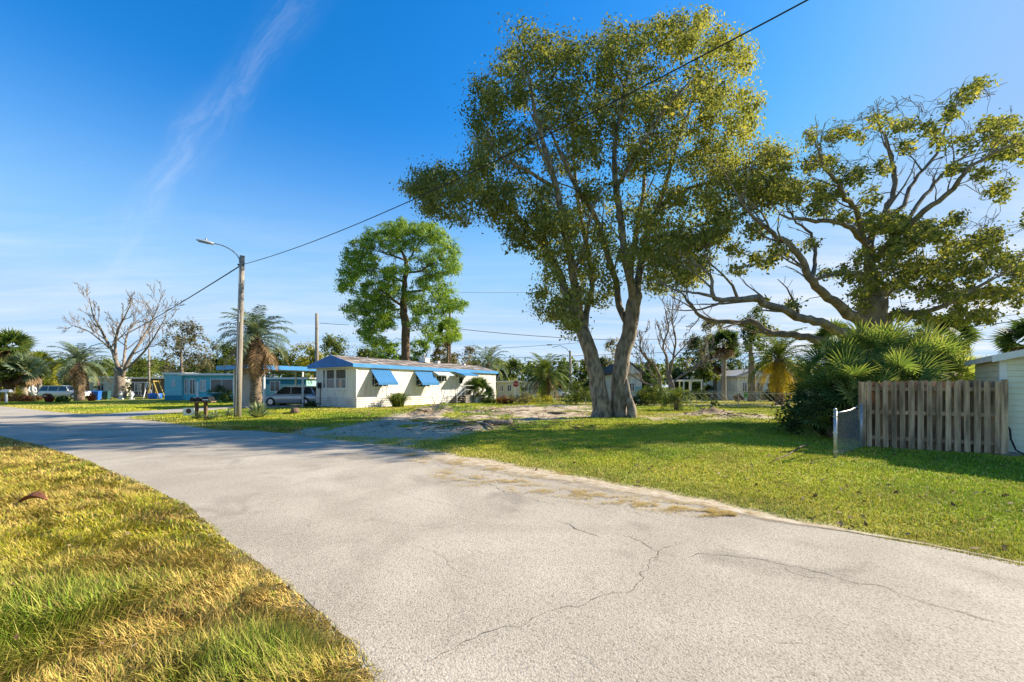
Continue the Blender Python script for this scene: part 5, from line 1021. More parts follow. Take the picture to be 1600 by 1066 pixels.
fan_palm('sabal_palm', P(1460, 33), 5.6, .2, .8, 26, 'second dark fan palm seen through the oak', 'palm', L_dark, 10, 1.0, w=.06)
fan_palm('sabal_palm', P(1612, 26), 4.4, .2, 1.0, 30, 'fan palm cut by the right edge above the shed', 'palm', L_dark, 11, .6, w=.06)
fan_palm('sabal_palm', P(1530, 60), 3.4, .2, 1.2, 26, 'tiny distant fan palm above the shed eave', 'palm', L_palm, 12, .4, w=.08)
fan_palm('sabal_palm', P(1300, 34), 5.2, .2, 1.0, 28, 'fan palm crown peeking between the oak limbs', 'palm', L_palm, 21, .4, w=.07)
fan_palm('fan_palm', P(18, 50), 6.3, .3, 1.6, 38, 'tall fan palm at the left edge with dark skirt', 'palm', L_palm, 13, .9, w=.09)
fan_palm('fan_palm', P(38, 47), 3.4, .3, 1.5, 34, 'lower silvery fan palm right of the pale pole', 'palm', L_pindo, 14, .4, w=.09)
fan_palm('fan_palm', P(2, 46), 2.9, .3, 1.5, 30, 'bushy fan palm cut by the left edge', 'palm', L_palm, 15, .3, w=.09)
fan_palm('fan_palm', P(62, 56), 4.4, .25, 1.3, 26, 'yellowish fan palm behind the dark car', 'palm', L_yel, 16, .3, w=.09)
fan_palm('fan_palm', P(700, 54), 8.8, .16, 1.3, 24, 'bright fan palm crown beside the thin pole by the pine', 'palm', L_pine, 17, .3, w=.09, bark=M_bark_palm)

def palmetto():
    r = random.Random(9); c = Vector((*GP(1370, 690), 0)); c = Vector(((1385 - CX) / F * 13.2, 13.2, 0)); root = empty('palmetto_thicket', c, 0, 'big thicket of green fan leaves behind the wooden picket fence', 'palm')
    P_ = []; F_ = []; T = []; st = MB(); stems = []
    for px, py, D, n, R in ((1312, 560, 13.2, 22, .72), (1340, 545, 13.8, 30, .85), (1385, 545, 13.4, 30, .85), (1430, 550, 13.5, 30, .85), (1465, 570, 12.8, 26, .8), (1498, 585, 12.2, 20, .75), (1400, 580, 12.2, 20, .75), (1330, 590, 12.4, 24, .8), (1292, 600, 13.2, 16, .62), (1350, 620, 11.7, 16, .7), (1300, 640, 12.6, 14, .6), (1270, 640, 13.6, 12, .55)):
        base = P3(px + r.uniform(-8, 8), 690, D); base.z = 0; top = P3(px, py + 28, D); top.z = max(.35, top.z)
        st.tube([base - c, base.lerp(top, .5) - c + Vector((r.uniform(-.15, .15), 0, 0)), top - c], [.14, .12, .1], 7, True, .1)
        n = int(n * .8)
        for i in range(n):
            an = i * 2.399 + r.random(); el = -.55 + 1.95 * (i + .5) / n; d = Vector((math.cos(an) * math.cos(el), math.sin(an) * math.cos(el), math.sin(el))); hub = top - c + d * R * r.uniform(.7, 1.15)
            if hub.z < .25: hub.z = .25
            b = len(P_); s = d.cross(Vector((.1, .2, 1))).normalized() * .012; t0 = top - c; P_ += [t0 - s, t0 + s, hub + s, hub - s]; F_ += [(b, b + 1, b + 2), (b, b + 2, b + 3)]; T += [.75] * 4
            fan_leaf(P_, F_, T, hub, d + Vector((0, 0, -.15)), R * r.uniform(.8, 1.15), r, 24, 1.8, .2, .024)
    st.build('stems', M_bark_palm, root, True); np_mesh('fan_leaves', np.array([tuple(p) for p in P_]), np.array(F_), L_fan, root, tint=T)
palmetto()
g = GP(1282, 678); shrub('leafy_shrub', 9.7, 13.0, 1.4, 1.1, 1.75, L_dark, 'dark glossy shrub at the left foot of the palmetto thicket', seed=31, n=60, per=120, leaf=.10)
shrub('leafy_shrub', 11.4, 12.9, 1.2, .8, 1.5, L_mid, 'brighter leafy shrub tucked behind the chain-link panel', seed=32, n=40, per=110, leaf=.09)
g = GP(1257, 672); o = tag(MB().tube([(*g, -.1), (g[0] + .03, g[1], .85)], .07, 8).build('fence_post', M_pole, None, True), 'short weathered wooden post at the foot of the dark shrub', 'post')

# ------------------------------------------------------------------ wooden fence, chain link, shed
def wood_fence():
    a = Vector((*GP(1358, 700), 0)); b = Vector((*GP(1567, 713), 0)); d = (b - a); L = d.length; rz = math.atan2(d.y, d.x); root = empty('wooden_fence', a, rz, 'weathered grey shadowbox picket fence next to the shed', 'fence')
    r = random.Random(1); H = 1.70; n = 15; sp = L / (n - .4)
    for i in range(n):
        for side in (0, 1):
            if side and i == n - 1: continue
            x = i * sp + (sp * .5 if side else 0); w = (.100 if not side else .13) * r.uniform(.9, 1.1); h = H + r.uniform(-.035, .025); y = -.045 if not side else .045; t = .018; z0 = r.uniform(.0, .05)
            lean = r.uniform(-.018, .018); pts = [(x - w / 2 + .07 * 0, y, z0), (x + w / 2, y, z0), (x + w / 2 + lean, y, h - .035), (x + w / 2 + lean - .025, y, h), (x - w / 2 + lean + .025, y, h), (x - w / 2 + lean, y, h - .035)]
            pk = MB().prism(pts, (0, t if side else -t, 0)).build('picket', M_wood, root)
            if i == 0 and not side: pass
    for z in (.28, .92, 1.5): MB().bx((-.05, -.042, z - .045), (L, .042, z + .045)).build('rail', M_wood, root)
    MB().bx((-.16, -.05, 0), (-.065, .05, 1.68)).build('post', M_wood, root); MB().bx((L - .05, -.11, -.0), (L + .05, -.066, 1.72)).build('post', M_wood, root)
    # screws of the moment: short side board at the corner
    MB().box((-.19, -.0, 1.2), (.03, .14, 1.0)).build('side_board', M_wood, root)
    return a, b
fa, fb = wood_fence()
def chain_link():
    a = Vector((*GP(1305, 717), 0)); b = Vector((fa.x - .17, fa.y + .02, 0)); d = b - a; L = d.length; rz = math.atan2(d.y, d.x); root = empty('chain_link_fence', a, rz, 'short galvanised chain-link panel meeting the wooden fence', 'fence')
    MB().tube([(0, 0, -.1), (0, 0, 1.04)], .034, 10).lathe([(.038, 0), (.036, .03), (.01, .055)], (0, 0, 1.04), 10).build('post', M_metal, root, True)
    MB().tube([(L - .05, 0, -.1), (L - .05, 0, 1.13)], .03, 8).build('post', M_metal, root, True)
    MB().tube([(-.08, 0, .98), (L * .5, 0, 1.0), (L - .05, 0, 1.1)], .02, 8).build('top_rail', M_metal, root, True)
    mb = MB(); H = 1.0; s = .078; k = int((L + H) / s)
    for i in range(k + 1):
        for sg in (1, -1):
            x0 = i * s - H; pts = []
            xa, za, xb, zb = (x0, 0.03, x0 + H, H + .0) if sg > 0 else (x0, H, x0 + H, .03)
            # clip to 0..L
            f0 = max(0, (0 - xa) / H); f1 = min(1, (L - .06 - xa) / H)
            if f1 <= f0 + .01: continue
            A = (xa + H * f0, sg * .002, za + (zb - za) * f0); B = (xa + H * f1, sg * .002, za + (zb - za) * f1); mb.tube([A, B], .0016, 3, False)
    mb.build('wire_mesh', mat('dull_wire', (.42, .41, .38), .6), root); MB().bx((.032, -.008, .05), (.044, .008, .97)).build('tension_bar', M_metal, root)
    for z in (.15, .55, .9): MB().lathe([(.042, 0), (.042, .025)], (0, 0, z), 10).build('band', M_metal, root)
chain_link()
def shed():
    o = Vector((fb.x + .06, fb.y + .1, 0)); rz = math.atan2((fb - fa).y, (fb - fa).x) - math.radians(6); root = empty('garden_shed', o, rz, 'pale shed with horizontal siding and white corner cut by the right edge', 'shed')
    H = 2.18; Ws, Dp = 3.4, 2.6; m = mat('pale_green_siding', (.76, .73, .54), .6, (.66, .63, .46), 2.0, 5)
    mb = MB(); mb.bx((.02, .02, .1), (Ws - .02, Dp, H)); n = 16; hh = (H - .1) / n
    for i in range(n):
        z = .1 + i * hh; mb.prism([(.1, .019, z), (.1, -.012, z), (.1, .004, z + hh - .004), (.1, .019, z + hh - .004)], (Ws - .2, 0, 0)); mb.prism([(.019, .1, z), (-.012, .1, z), (.004, .1, z + hh - .004), (.019, .1, z + hh - .004)], (0, Dp - .2, 0))
    mb.add([(.02, .02, H), (Ws - .02, .02, H), (Ws / 2, .02, H + .42), (.02, Dp, H), (Ws - .02, Dp, H), (Ws / 2, Dp, H + .42)], [(0, 1, 2), (5, 4, 3), (0, 2, 5, 3), (1, 4, 5, 2)])
    mb.build('wall', m, root)
    MB().bx((-.016, -.018, .05), (.1, .0185, H)).bx((-.016, .019, .05), (.0185, .1, H)).build('corner_trim', M_whitetrim, root)
    MB().bx((0, 0, 0), (Ws, Dp, .098)).build('slab', M_concrete, root)
    r_ = MB(); sl = .42 / (Ws / 2); ov = .13
    for s in (-1, 1):
        x0, x1 = (Ws / 2, -ov) if s < 0 else (Ws / 2, Ws + ov); z0, z1 = H + .47, H + .47 - sl * abs(x1 - x0)
        r_.prism([(x0, -.16, z0), (x1, -.16, z1), (x1, -.16, z1 + .07), (x0, -.16, z0 + .07)], (0, Dp + .32, 0))
    ro = r_.build('roof', M_shingle, root); f = MB()
    for s in (-1, 1):
        x0, x1 = (Ws / 2, -ov - .02) if s < 0 else (Ws / 2, Ws + ov + .02); z0, z1 = H + .47, H + .47 - sl * abs(x1 - x0); f.prism([(x0, -.185, z0 - .08), (x1, -.185, z1 - .08), (x1, -.185, z1 + .075), (x0, -.185, z0 + .075)], (0, .02, 0))
    f.bx((-ov - .03, -.16, H + .47 - sl * (Ws / 2 + ov) - .06), (-ov - .005, Dp + .16, H + .47 - sl * (Ws / 2 + ov) + .07)); f.build('fascia', M_whitetrim, ro)
    do = MB().bx((.62, -.035, .1), (1.55, -.014, 2.0)).build('door', M_white, root); MB().bx((.53, -.03, .1), (.615, .01, 2.09)).bx((.615, -.03, 2.005), (1.56, .01, 2.09)).build('frame', M_whitetrim, do)
    MB().bx((.66, -.05, 1.0), (.69, -.036, 1.14)).build('handle', M_metal, do); MB().bx((.622, -.045, .3), (.64, -.036, .42)).bx((.622, -.045, 1.6), (.64, -.036, 1.72)).build('hinge', M_black, do)
    # black hose looping down the wall
    R = Matrix.Rotation(rz, 3, 'Z'); pts = [(-.02, -.1, .78), (.06, -.12, .74), (.12, -.12, .6), (.13, -.13, .4), (.2, -.14, .16), (.34, -.18, .05), (.7, -.22, .035), (1.4, -.3, .035), (2.2, -.2, .035)]
    tag(MB().tube([o + R @ Vector(p) for p in pts], .017, 8).build('garden_hose', M_black, None, True), 'black hose drooping down the shed wall to the grass', 'hose')
    w = o + R @ Vector((.05, -.22, 0)); r2 = empty('stone_block', w, rz + .2, 'small reddish paver lying at the shed corner', 'paver'); MB().prism([(-.14, -.1, 0), (.16, -.09, 0), (.15, .1, 0), (-.13, .09, 0)], (0, 0, .07)).build('paver', mat('red_grey_paver', (.30, .22, .18), .9), r2)
shed()
# bent dark stick on the lawn
g0 = Vector((*GP(1263, 699), .0)); g1 = Vector((*GP(1200, 727), 0)); pts = [g0.lerp(g1, t) for t in (0, .25, .5, .75, 1)]
for i, p_ in enumerate(pts): p_.z = hz(p_.x, p_.y) + .045 + (.05 if i < 2 else 0) - .02
tag(MB().tube(pts, [.016, .018, .016, .012, .005], 6).build('fallen_branch', M_bark_pine, None, True), 'thin curved fallen branch on the lawn left of the chain-link post', 'branch')
pts = [Vector((*GP(*p_), 0)) for p_ in ((750, 666), (760, 669), (770, 672))]
for p_ in pts: p_.z = hz(p_.x, p_.y) + .06
tag(MB().tube(pts, [.05, .045, .035], 6).build('pale_board', M_bark_bare, None, True), 'pale broken branch lying on the sand lot edge', 'branch')
def log(px, py, L, r, an, lb, m=M_bark_oak):
    g = GP(px, py); z = hz(*g) + r * .8; d = Vector((math.cos(an), math.sin(an), .05)) * L / 2; c = Vector((*g, z)); tag(MB().tube([c - d, c - d * .3 + Vector((0, 0, r * .3)), c + d * .4, c + d], [r, r * .9, r * .95, r * .7], 8, True, .08).build('log', m, None, True), lb, 'log', 'branches and debris on the sand lot')
log(778, 665, 1.2, .13, .2, 'dark log at the near edge of the sand lot'); log(700, 641, 1.6, .12, .5, 'dark log on the largest dirt mound'); log(870, 648, 1.1, .08, -.3, 'thin log lying left of the twin trunks'); log(663, 648, 1.0, .1, .9, 'short log on the dirt mound near the mobile home', M_bark_bare)
log(1092, 648, .9, .08, .3, 'small log on the right dirt mound behind the trees'); log(820, 643, 1.3, .06, .1, 'slim stick across the middle of the sand lot', M_bark_bare)

# dry leaf on the near verge
def dry_leaf():
    g = GP(52, 797); r = random.Random(2); root = empty('fallen_leaf', (g[0], g[1], .10), .4, 'large curled red-brown leaf on the near grass verge', 'leaf'); vs = []; n = 9
    for i in range(n):
        t = i / (n - 1); w = .075 * math.sin(math.pi * min(.98, t * .95 + .04)) ** .7; x = (t - .5) * .26; z = .05 * math.sin(t * 3) 
        vs += [(x, -w, z + w * .7), (x, -w * .4, z + .012), (x, 0, z), (x, w * .4, z + .012), (x, w, z + w * .9)]
    fs = [(i * 5 + j, i * 5 + j + 1, i * 5 + j + 6, i * 5 + j + 5) for i in range(n - 1) for j in range(4)]
    o = MB().add(vs, fs).build('blade', mat('red_brown_dry_leaf', (.22, .085, .04), .7, (.09, .035, .02), 30), root, True); sd = o.modifiers.new('s', 'SOLIDIFY'); sd.thickness = .002
    MB().tube([(-.19, 0, .0), (-.13, 0, .01)], .003, 5).build('stalk', M_bark_pine, root)
dry_leaf()

# ------------------------------------------------------------------ bare trees
def bare_tree(name, px, D, base_r, limbs_px, tips, label, seed, m=M_bark_bare, n_t=90, twig=.03, spread=2.5, ivy=None):
    o = Vector(((px - CX) / F * D, D, 0)); root = empty(name, o, 0, label, 'tree'); r = random.Random(seed)
    limbs = [([P3(a, b, D + (c if True else 0)) - o for a, b, c in pts], R) for pts, R in limbs_px]
    cl = []
    for i in range(n_t):
        tx, ty, rx, ry = tips[i % len(tips)]; cl.append(P3(tx + r.uniform(-rx, rx), ty + r.uniform(-ry, ry), D + r.uniform(-spread, spread)) - o)
    limbs = [(p_, [max(.03, q_ * (.55 if i_ else .85)) for q_ in r_]) for i_, (p_, r_) in enumerate(limbs)]
    mbt = grow(limbs, [], seed, twig); twigs(mbt, limbs[1:], seed + 50, 3, twig * .42, .36, 8, spread * 1.4); mbt.build('trunk', m, root, True)
    return root, o
bt, o_ = bare_tree('bare_tree', 190, 58, .6, [([(188, 625, 0), (188, 600, 0), (184, 575, 0)], [.95, .7, .6]), ([(184, 575, 0), (178, 555, 0), (168, 535, 0), (155, 510, -1), (145, 490, -1.5), (140, 465, -2)], [.5, .4, .32, .24, .15, .06]),
    ([(172, 545, 0), (155, 530, 1), (135, 516, 1.5), (110, 508, 2)], [.25, .18, .12, .05]), ([(190, 590, 0), (200, 565, 0), (212, 545, 0), (228, 520, 1), (240, 495, 2), (250, 475, 2)], [.5, .4, .34, .25, .15, .05]), ([(182, 570, 0), (180, 540, 0), (185, 515, -1), (195, 495, -1.5), (205, 475, -2)], [.4, .3, .24, .15, .05]),
    ([(200, 575, 0), (225, 550, -1), (245, 520, -2), (262, 490, -2)], [.3, .22, .14, .05]), ([(192, 590, 0), (195, 550, 2), (200, 520, 3), (215, 500, 4)], [.35, .28, .18, .08])],
    [(140, 475, 10, 12), (120, 480, 14, 10), (112, 505, 10, 8), (165, 490, 15, 15), (190, 480, 15, 12), (210, 470, 18, 10), (235, 480, 15, 12), (255, 475, 12, 12), (262, 500, 8, 12), (225, 505, 15, 15), (180, 510, 15, 12), (150, 515, 12, 10), (245, 525, 12, 10), (205, 520, 12, 12)], 'large pale leafless tree standing left of the teal house', 5, n_t=420, twig=.075)
bare_tree('bare_tree', 1040, 37, .4, [([(1052, 625, 0), (1048, 600, 0), (1043, 580, 0)], [.4, .3, .26]), ([(1030, 625, .5), (1032, 600, .5), (1025, 575, 0), (1010, 560, -.5), (1000, 545, -1), (1003, 525, -1)], [.3, .26, .2, .17, .13, .05]), ([(1043, 585, 0), (1042, 560, 0), (1036, 540, .3), (1044, 515, .5), (1040, 487, .5)], [.22, .2, .17, .14, .1]), ([(1046, 590, 0), (1052, 560, -.4), (1056, 530, -.8), (1050, 500, -1), (1052, 470, -1.2)], [.2, .17, .13, .1, .04]), ([(1048, 605, 0), (1060, 590, .5), (1085, 575, 1), (1105, 555, 1.4), (1118, 540, 1.6)], [.2, .17, .14, .1, .05]), ([(1032, 600, .5), (1015, 580, .8), (1005, 570, 1.4), (995, 550, 2)], [.14, .1, .08, .03]), ([(1052, 560, -.4), (1066, 545, -1), (1080, 530, -1.4)], [.12, .09, .04]), ([(1030, 600, .5), (1010, 600, 1), (990, 588, 1.5), (975, 580, 2)], [.16, .13, .1, .05])],
    [(1005, 520, 10, 14), (1040, 480, 10, 14), (1060, 490, 10, 16), (1075, 520, 12, 14), (1090, 540, 14, 10), (1020, 530, 12, 12), (1065, 530, 12, 12), (1110, 540, 10, 8), (990, 545, 8, 8), (1075, 505, 8, 12)], 'twisted leafless tree with pruned limbs behind the twin trunks', 6, n_t=150, twig=.05, spread=1.6)

# ------------------------------------------------------------------ background trees (each its own)
ST = simple_tree
ST('olive_tree', 290, 55, 500, 90, L_grey, 'grey-olive half-bare tree above the teal house', 'tree', M_bark_bare, seed=1, n=80, per=60, leaf=.26, rr=.75, low=.25)
ST('oak_tree', 355, 62, 535, 70, L_mid, 'dark tree in the gap behind the rough-trunked palm', 'tree', seed=2, n=40, per=80, leaf=.3)
ST('oak_tree', 430, 64, 545, 90, L_mid, 'leafy tree above the right end of the carport roof', 'tree', seed=3, n=50, per=90, leaf=.3)
ST('oak_tree', 480, 66, 538, 80, L_yel, 'yellow-green tree behind the mossy pole', 'tree', seed=4, n=46, per=80, leaf=.3)
ST('oak_tree', 520, 62, 524, 75, L_mid, 'rounded olive tree above the blue gable', 'tree', seed=5, n=60, per=80, leaf=.3)
ST('oak_tree', 575, 60, 545, 80, L_mid, 'leafy tree left of the pine trunk above the roof', 'tree', seed=6, n=50, per=90, leaf=.3)
ST('oak_tree', 610, 58, 533, 60, L_pine, 'bright green tree just left of the pine trunk', 'tree', seed=7, n=40, per=90, leaf=.3)
ST('oak_tree', 655, 60, 530, 60, L_pine, 'bright leafy tree just right of the pine trunk', 'tree', seed=8, n=40, per=90, leaf=.3)
ST('oak_tree', 688, 60, 535, 55, L_grey, 'greyish-brown tree behind the thin pole', 'tree', seed=9, n=40, per=70, leaf=.3)
ST('oak_tree', 730, 62, 540, 70, L_grey, 'thin greyish tree above the far end of the mobile home', 'tree', seed=10, n=34, per=50, leaf=.28, rr=.8)
ST('oak_tree', 803, 64, 562, 55, L_mid, 'round-crowned tree behind the stop sign', 'tree', seed=12, n=44, per=70, leaf=.3, low=.15)
ST('oak_tree', 826, 70, 572, 50, L_dark, 'dark low tree left of the round date palm', 'tree', seed=13, n=34, per=80, leaf=.3, low=.1)
ST('oak_tree', 880, 66, 568, 50, L_dark, 'dark tree beneath the far lamp pole', 'tree', seed=14, n=34, per=80, leaf=.3, low=.1)
ST('oak_tree', 912, 50, 560, 56, L_mid, 'leafy tree filling the gap left of the twin trunks', 'tree', seed=15, n=44, per=90, leaf=.26, low=.05)
ST('oak_tree', 955, 58, 530, 60, L_grey, 'pale thin tree seen between the twin trunks', 'tree', seed=16, n=36, per=60, leaf=.26, low=.1)
ST('oak_tree', 1015, 70, 560, 50, L_dark, 'dark tree behind the dark-roofed house', 'tree', seed=17, n=30, per=80, leaf=.3, low=.1)
ST('oak_tree', 1085, 64, 528, 74, L_dark, 'broad dark tree behind the twisted bare tree', 'tree', seed=18, n=60, per=90, leaf=.3, low=.1)
ST('oak_tree', 1112, 56, 498, 84, L_grey, 'tall hazy grey-green tree above the far fan palms', 'tree', seed=19, n=60, per=60, leaf=.28, low=.3, rr=.8)
ST('tall_tree', 1177, 44, 482, 80, L_mid, 'tall straight tree with two bare trunks by the white house', 'tree', M_bark_oak, seed=20, n=50, per=70, leaf=.24, low=.55, trunk_h=.55, multi=2)
ST('oak_tree', 1150, 66, 545, 60, L_dark, 'dark tree behind the white house gable', 'tree', seed=21, n=40, per=80, leaf=.3, low=.1)
ST('oak_tree', 1200, 62, 550, 60, L_yel, 'yellow-green tree right of the two bare trunks', 'tree', seed=22, n=36, per=80, leaf=.3, low=.1)
ST('oak_tree', 1262, 60, 555, 70, L_mid, 'tree behind the yellow-fronded palm', 'tree', seed=23, n=40, per=80, leaf=.3, low=.1)
ST('oak_tree', 1330, 50, 545, 90, L_mid, 'tree hidden behind the left of the palmetto thicket', 'tree', seed=24, n=40, per=80, leaf=.3, low=.1)
ST('oak_tree', 1410, 46, 530, 90, L_yel, 'yellowish tree behind the oak trunk', 'tree', seed=25, n=40, per=80, leaf=.28, low=.15)
ST('oak_tree', 12, 62, 560, 90, L_yel, 'yellow-green tree mass at the far left edge', 'tree', seed=26, n=50, per=90, leaf=.3, low=.05)
ST('oak_tree', 68, 66, 570, 70, L_yel, 'yellowish tree behind the dark car', 'tree', seed=27, n=44, per=90, leaf=.3, low=.05)
ST('oak_tree', 160, 70, 560, 80, L_mid, 'green tree behind the pale leafless trunk', 'tree', seed=28, n=50, per=90, leaf=.3, low=.05)
ST('oak_tree', 225, 68, 560, 80, L_mid, 'leafy tree behind the swing set', 'tree', seed=29, n=50, per=90, leaf=.3, low=.05)
ST('oak_tree', 325, 60, 560, 80, L_dark, 'dark tree right behind the teal house roof', 'tree', seed=30, n=44, per=90, leaf=.3, low=.05)
ST('oak_tree', 392, 56, 566, 60, L_mid, 'low leafy tree behind the carport', 'tree', seed=33, n=36, per=90, leaf=.28, low=.05)
ST('oak_tree', 455, 54, 568, 70, L_dark, 'dark low tree behind the parked silver car', 'tree', seed=34, n=36, per=90, leaf=.28, low=.05)
ST('oak_tree', 108, 74, 572, 60, L_dark, 'dark tree behind the blue-green palm', 'tree', seed=35, n=36, per=80, leaf=.3, low=.05)

# ------------------------------------------------------------------ shrubs across the middle distance
def sh(px, py, w, h, m, label, seed, n=24, per=70, leaf=.12, name='shrub', **k):
    x, y = GP(px, py); s = y / F; shrub(name, x, y, w * s / 2, w * s / 2 * .7, h * s, m, label, seed=seed, n=n, per=per, leaf=leaf, **k)
sh(900, 633, 56, 34, L_mid, 'leafy shrub at the back of the sand lot left of the trunks', 1, 34, 90)
sh(840, 631, 60, 17, L_yel, 'low yellow-green shrub under the round date palm', 2)
sh(812, 632, 44, 22, L_grey, 'dry grey brush in front of the stop sign', 3, 30, 60)
sh(787, 632, 30, 14, L_red, 'low brownish brush at the rear of the mobile home', 4)
sh(1022, 634, 62, 34, L_mid, 'broad dark shrub beneath the twisted bare tree', 5, 40, 100)
sh(1000, 634, 30, 22, L_dark, 'dark shrub touching the right trunk of the big tree', 6)
sh(1058, 621, 30, 30, L_yel, 'bright yellow-green shrub behind the little palm', 7)
sh(1088, 630, 36, 26, L_mid, 'leafy shrub right of the little palm', 8)
sh(1116, 640, 18, 16, L_dark, 'tiny dark sapling on the right dirt mound', 9, 10, 40, .1)
sh(1195, 626, 24, 16, L_dark, 'dark shrub at the corner of the white house', 10)
sh(1220, 627, 50, 22, L_yel, 'yellow shrub under the yellow-fronded palm', 11)
sh(1155, 628, 18, 14, L_red, 'small brown bush by the white house wall', 12)
sh(10, 627, 50, 26, L_yel, 'golden shrub at the far left edge', 13, 30)
sh(20, 628, 46, 12, L_red, 'reddish flower bed along the far left road', 14, 30)
sh(50, 628, 40, 10, L_red, 'brown ground shrub right of the pale pole', 15, 24)
sh(16, 622, 24, 34, L_red, 'tall orange-leaved shrub beside the golden shrub', 16)
sh(98, 630, 20, 10, L_mid, 'low green bush in front of the white wagon', 17)
sh(342, 628, 36, 28, L_dark, 'dark tangled shrub at the right end of the teal house', 18, 30)
sh(355, 630, 24, 20, L_mid, 'green shrub in front of the dark tangled one', 19)
sh(60, 606.9 + 6, 60, 14, L_yel, 'yellowish hedge behind the cars', 20, 30, 80, .2)
sh(765, 631, 22, 10, L_mid, 'small green bush at the rear corner of the mobile home', 22)

# ------------------------------------------------------------------ houses
def house(name, px0, px1, D, H, depth, wallm, roofm, label, cat='house', wins=(), door=None, gable=0.0, rz=0.0, trim=M_whitetrim, ov=.3, band=None, roof_t=.18):
    x0 = (px0 - CX) / F * D; x1 = (px1 - CX) / F * D; w = x1 - x0; root = empty(name, (x0, D, 0), rz, label, cat)
    MB().bx((0, 0, 0), (w, depth, H)).build('wall', wallm, root)
    if gable:
        MB().prism([(-ov, -ov, H), (w + ov, -ov, H), (w + ov, -ov, H + roof_t), (w / 2, -ov, H + gable), (-ov, -ov, H + roof_t)], (0, depth + 2 * ov, 0)).build('roof', roofm, root)
        MB().prism([(.1, -ov - .03, H + .02), (w - .1, -ov - .03, H + .02), (w / 2, -ov - .03, H + gable - .2)], (0, .02, 0)).build('gable', wallm, root)
    else: MB().bx((-ov, -ov, H), (w + ov, depth + ov, H + roof_t)).build('roof', roofm, root); MB().bx((-ov - .02, -ov - .03, H - .06), (w + ov + .02, -ov - .004, H + roof_t - .03)).build('fascia', trim, root)
    if band: MB().bx((.02, -.025, band[0]), (w - .02, -.004, band[1])).build('band', band[2], root)
    for a, b, z0, z1 in wins:
        xa, xb = a * w, b * w; f = MB().bx((xa, -.06, z0), (xb, -.005, z0 + .07)).bx((xa, -.06, z1 - .07), (xb, -.005, z1)).bx((xa, -.06, z0 + .07), (xa + .07, -.005, z1 - .07)).bx((xb - .07, -.06, z0 + .07), (xb, -.005, z1 - .07)).bx(((xa + xb) / 2 - .03, -.058, z0 + .07), ((xa + xb) / 2 + .03, -.006, z1 - .07)).build('window', trim, root)
        MB().bx((xa + .07, -.03, z0 + .07), (xb - .07, -.022, z1 - .07)).build('pane', M_glass, f)
    if door: xa, xb = door; d = MB().bx((xa * w, -.05, .1), (xb * w, -.005, 2.15)).build('door', trim, root); MB().bx((xb * w - .15, -.08, 1.0), (xb * w - .08, -.051, 1.1)).build('handle', M_metal, d)
    return root
# teal house with lean-to
h1 = house('teal_house', 286, 372, 47.5, 2.95, 6, M_teal, M_greyroof, 'low teal house with pale flat roof left of the carport', wins=((.03, .10, .7, 2.5), (.12, .23, .7, 2.5), (.31, .36, 1.0, 2.4), (.37, .42, 1.0, 2.4), (.5, .92, .9, 2.5)), door=(.245, .285), band=(0.05, .5, M_teal), trim=M_whitetrim)
h2 = house('teal_shed', 257, 284, 47.2, 3.05, 4, mat('light_teal_paint', (.20, .50, .55), .7, (.17, .43, .48), 2), M_greyroof, 'pale teal annex with one small square window', 'shed', wins=((.45, .62, 1.6, 2.35),), band=(0.05, .6, M_tealdk), ov=.1)
h3 = house('dark_house', 205, 262, 64, 2.9, 7, mat('dark_brown_wall', (.12, .10, .085), .8), M_greyroof, 'long low brown house behind the swing set', wins=((.1, .25, .9, 2.1), (.4, .6, .9, 2.1)))  # wall in one even dark brown
h4 = house('grey_house', 112, 180, 68, 3.1, 7, M_cream, M_greyroof, 'pale low house behind the blue recycling bin', wins=((.3, .42, .9, 2.2), (.6, .75, .9, 2.2)), door=(.5, .56))
h5 = house('mint_house', 398, 478, 50, 2.55, 7, mat('mint_wall', (.28, .50, .47), .7), M_greyroof, 'mint-green long house seen under the carport roof', wins=((.1, .2, 1, 2.2), (.3, .5, 1, 2.3)), band=(1.9, 2.5, M_tealdk))
h6 = house('cream_house', 776, 812, 60, 2.3, 7, M_cream, M_greyroof, 'cream bungalow left of the stop sign', wins=((.1, .3, .9, 1.9), (.45, .65, .9, 1.9)), door=(.75, .85))
h7 = house('cream_house', 815, 840, 66, 2.3, 7, M_whitetrim, M_greyroof, 'small white house between stop sign and round palm', wins=((.2, .4, .9, 1.9),))
h8 = house('gabled_house', 958, 1003, 44, 2.9, 8, M_white, M_shingle, 'white house with dark gable and light blue band behind the twin trunks', wins=((.55, .75, 1.0, 2.0),), gable=1.5, band=(.9, 1.6, mat('pale_blue_band', (.25, .50, .62), .6)))
h9 = house('cream_house', 868, 905, 70, 2.4, 7, M_whitetrim, M_greyroof, 'white bungalow mostly hidden behind the leafy shrub', wins=((.2, .4, .9, 1.9),))
h10 = house('gabled_house', 1152, 1202, 48, 2.7, 9, M_white, M_greyroof, 'white gabled house beside the straight fan palm', wins=((.15, .3, 1.0, 2.1), (.6, .8, 1.0, 2.1)), gable=1.0, door=(.42, .52))
h11 = house('cream_house', 1290, 1480, 46, 2.6, 8, M_cream, M_shingle, 'long cream house hidden behind the palmetto thicket', wins=((.1, .2, 1, 2), (.7, .8, 1, 2)))
h12 = house('tiled_house', 1518, 1560, 62, 2.9, 8, M_cream, mat('faded_red_roof', (.42, .24, .18), .8), 'distant house with faded red roof above the picket fence', wins=((.3, .5, 1, 2),), gable=.9)
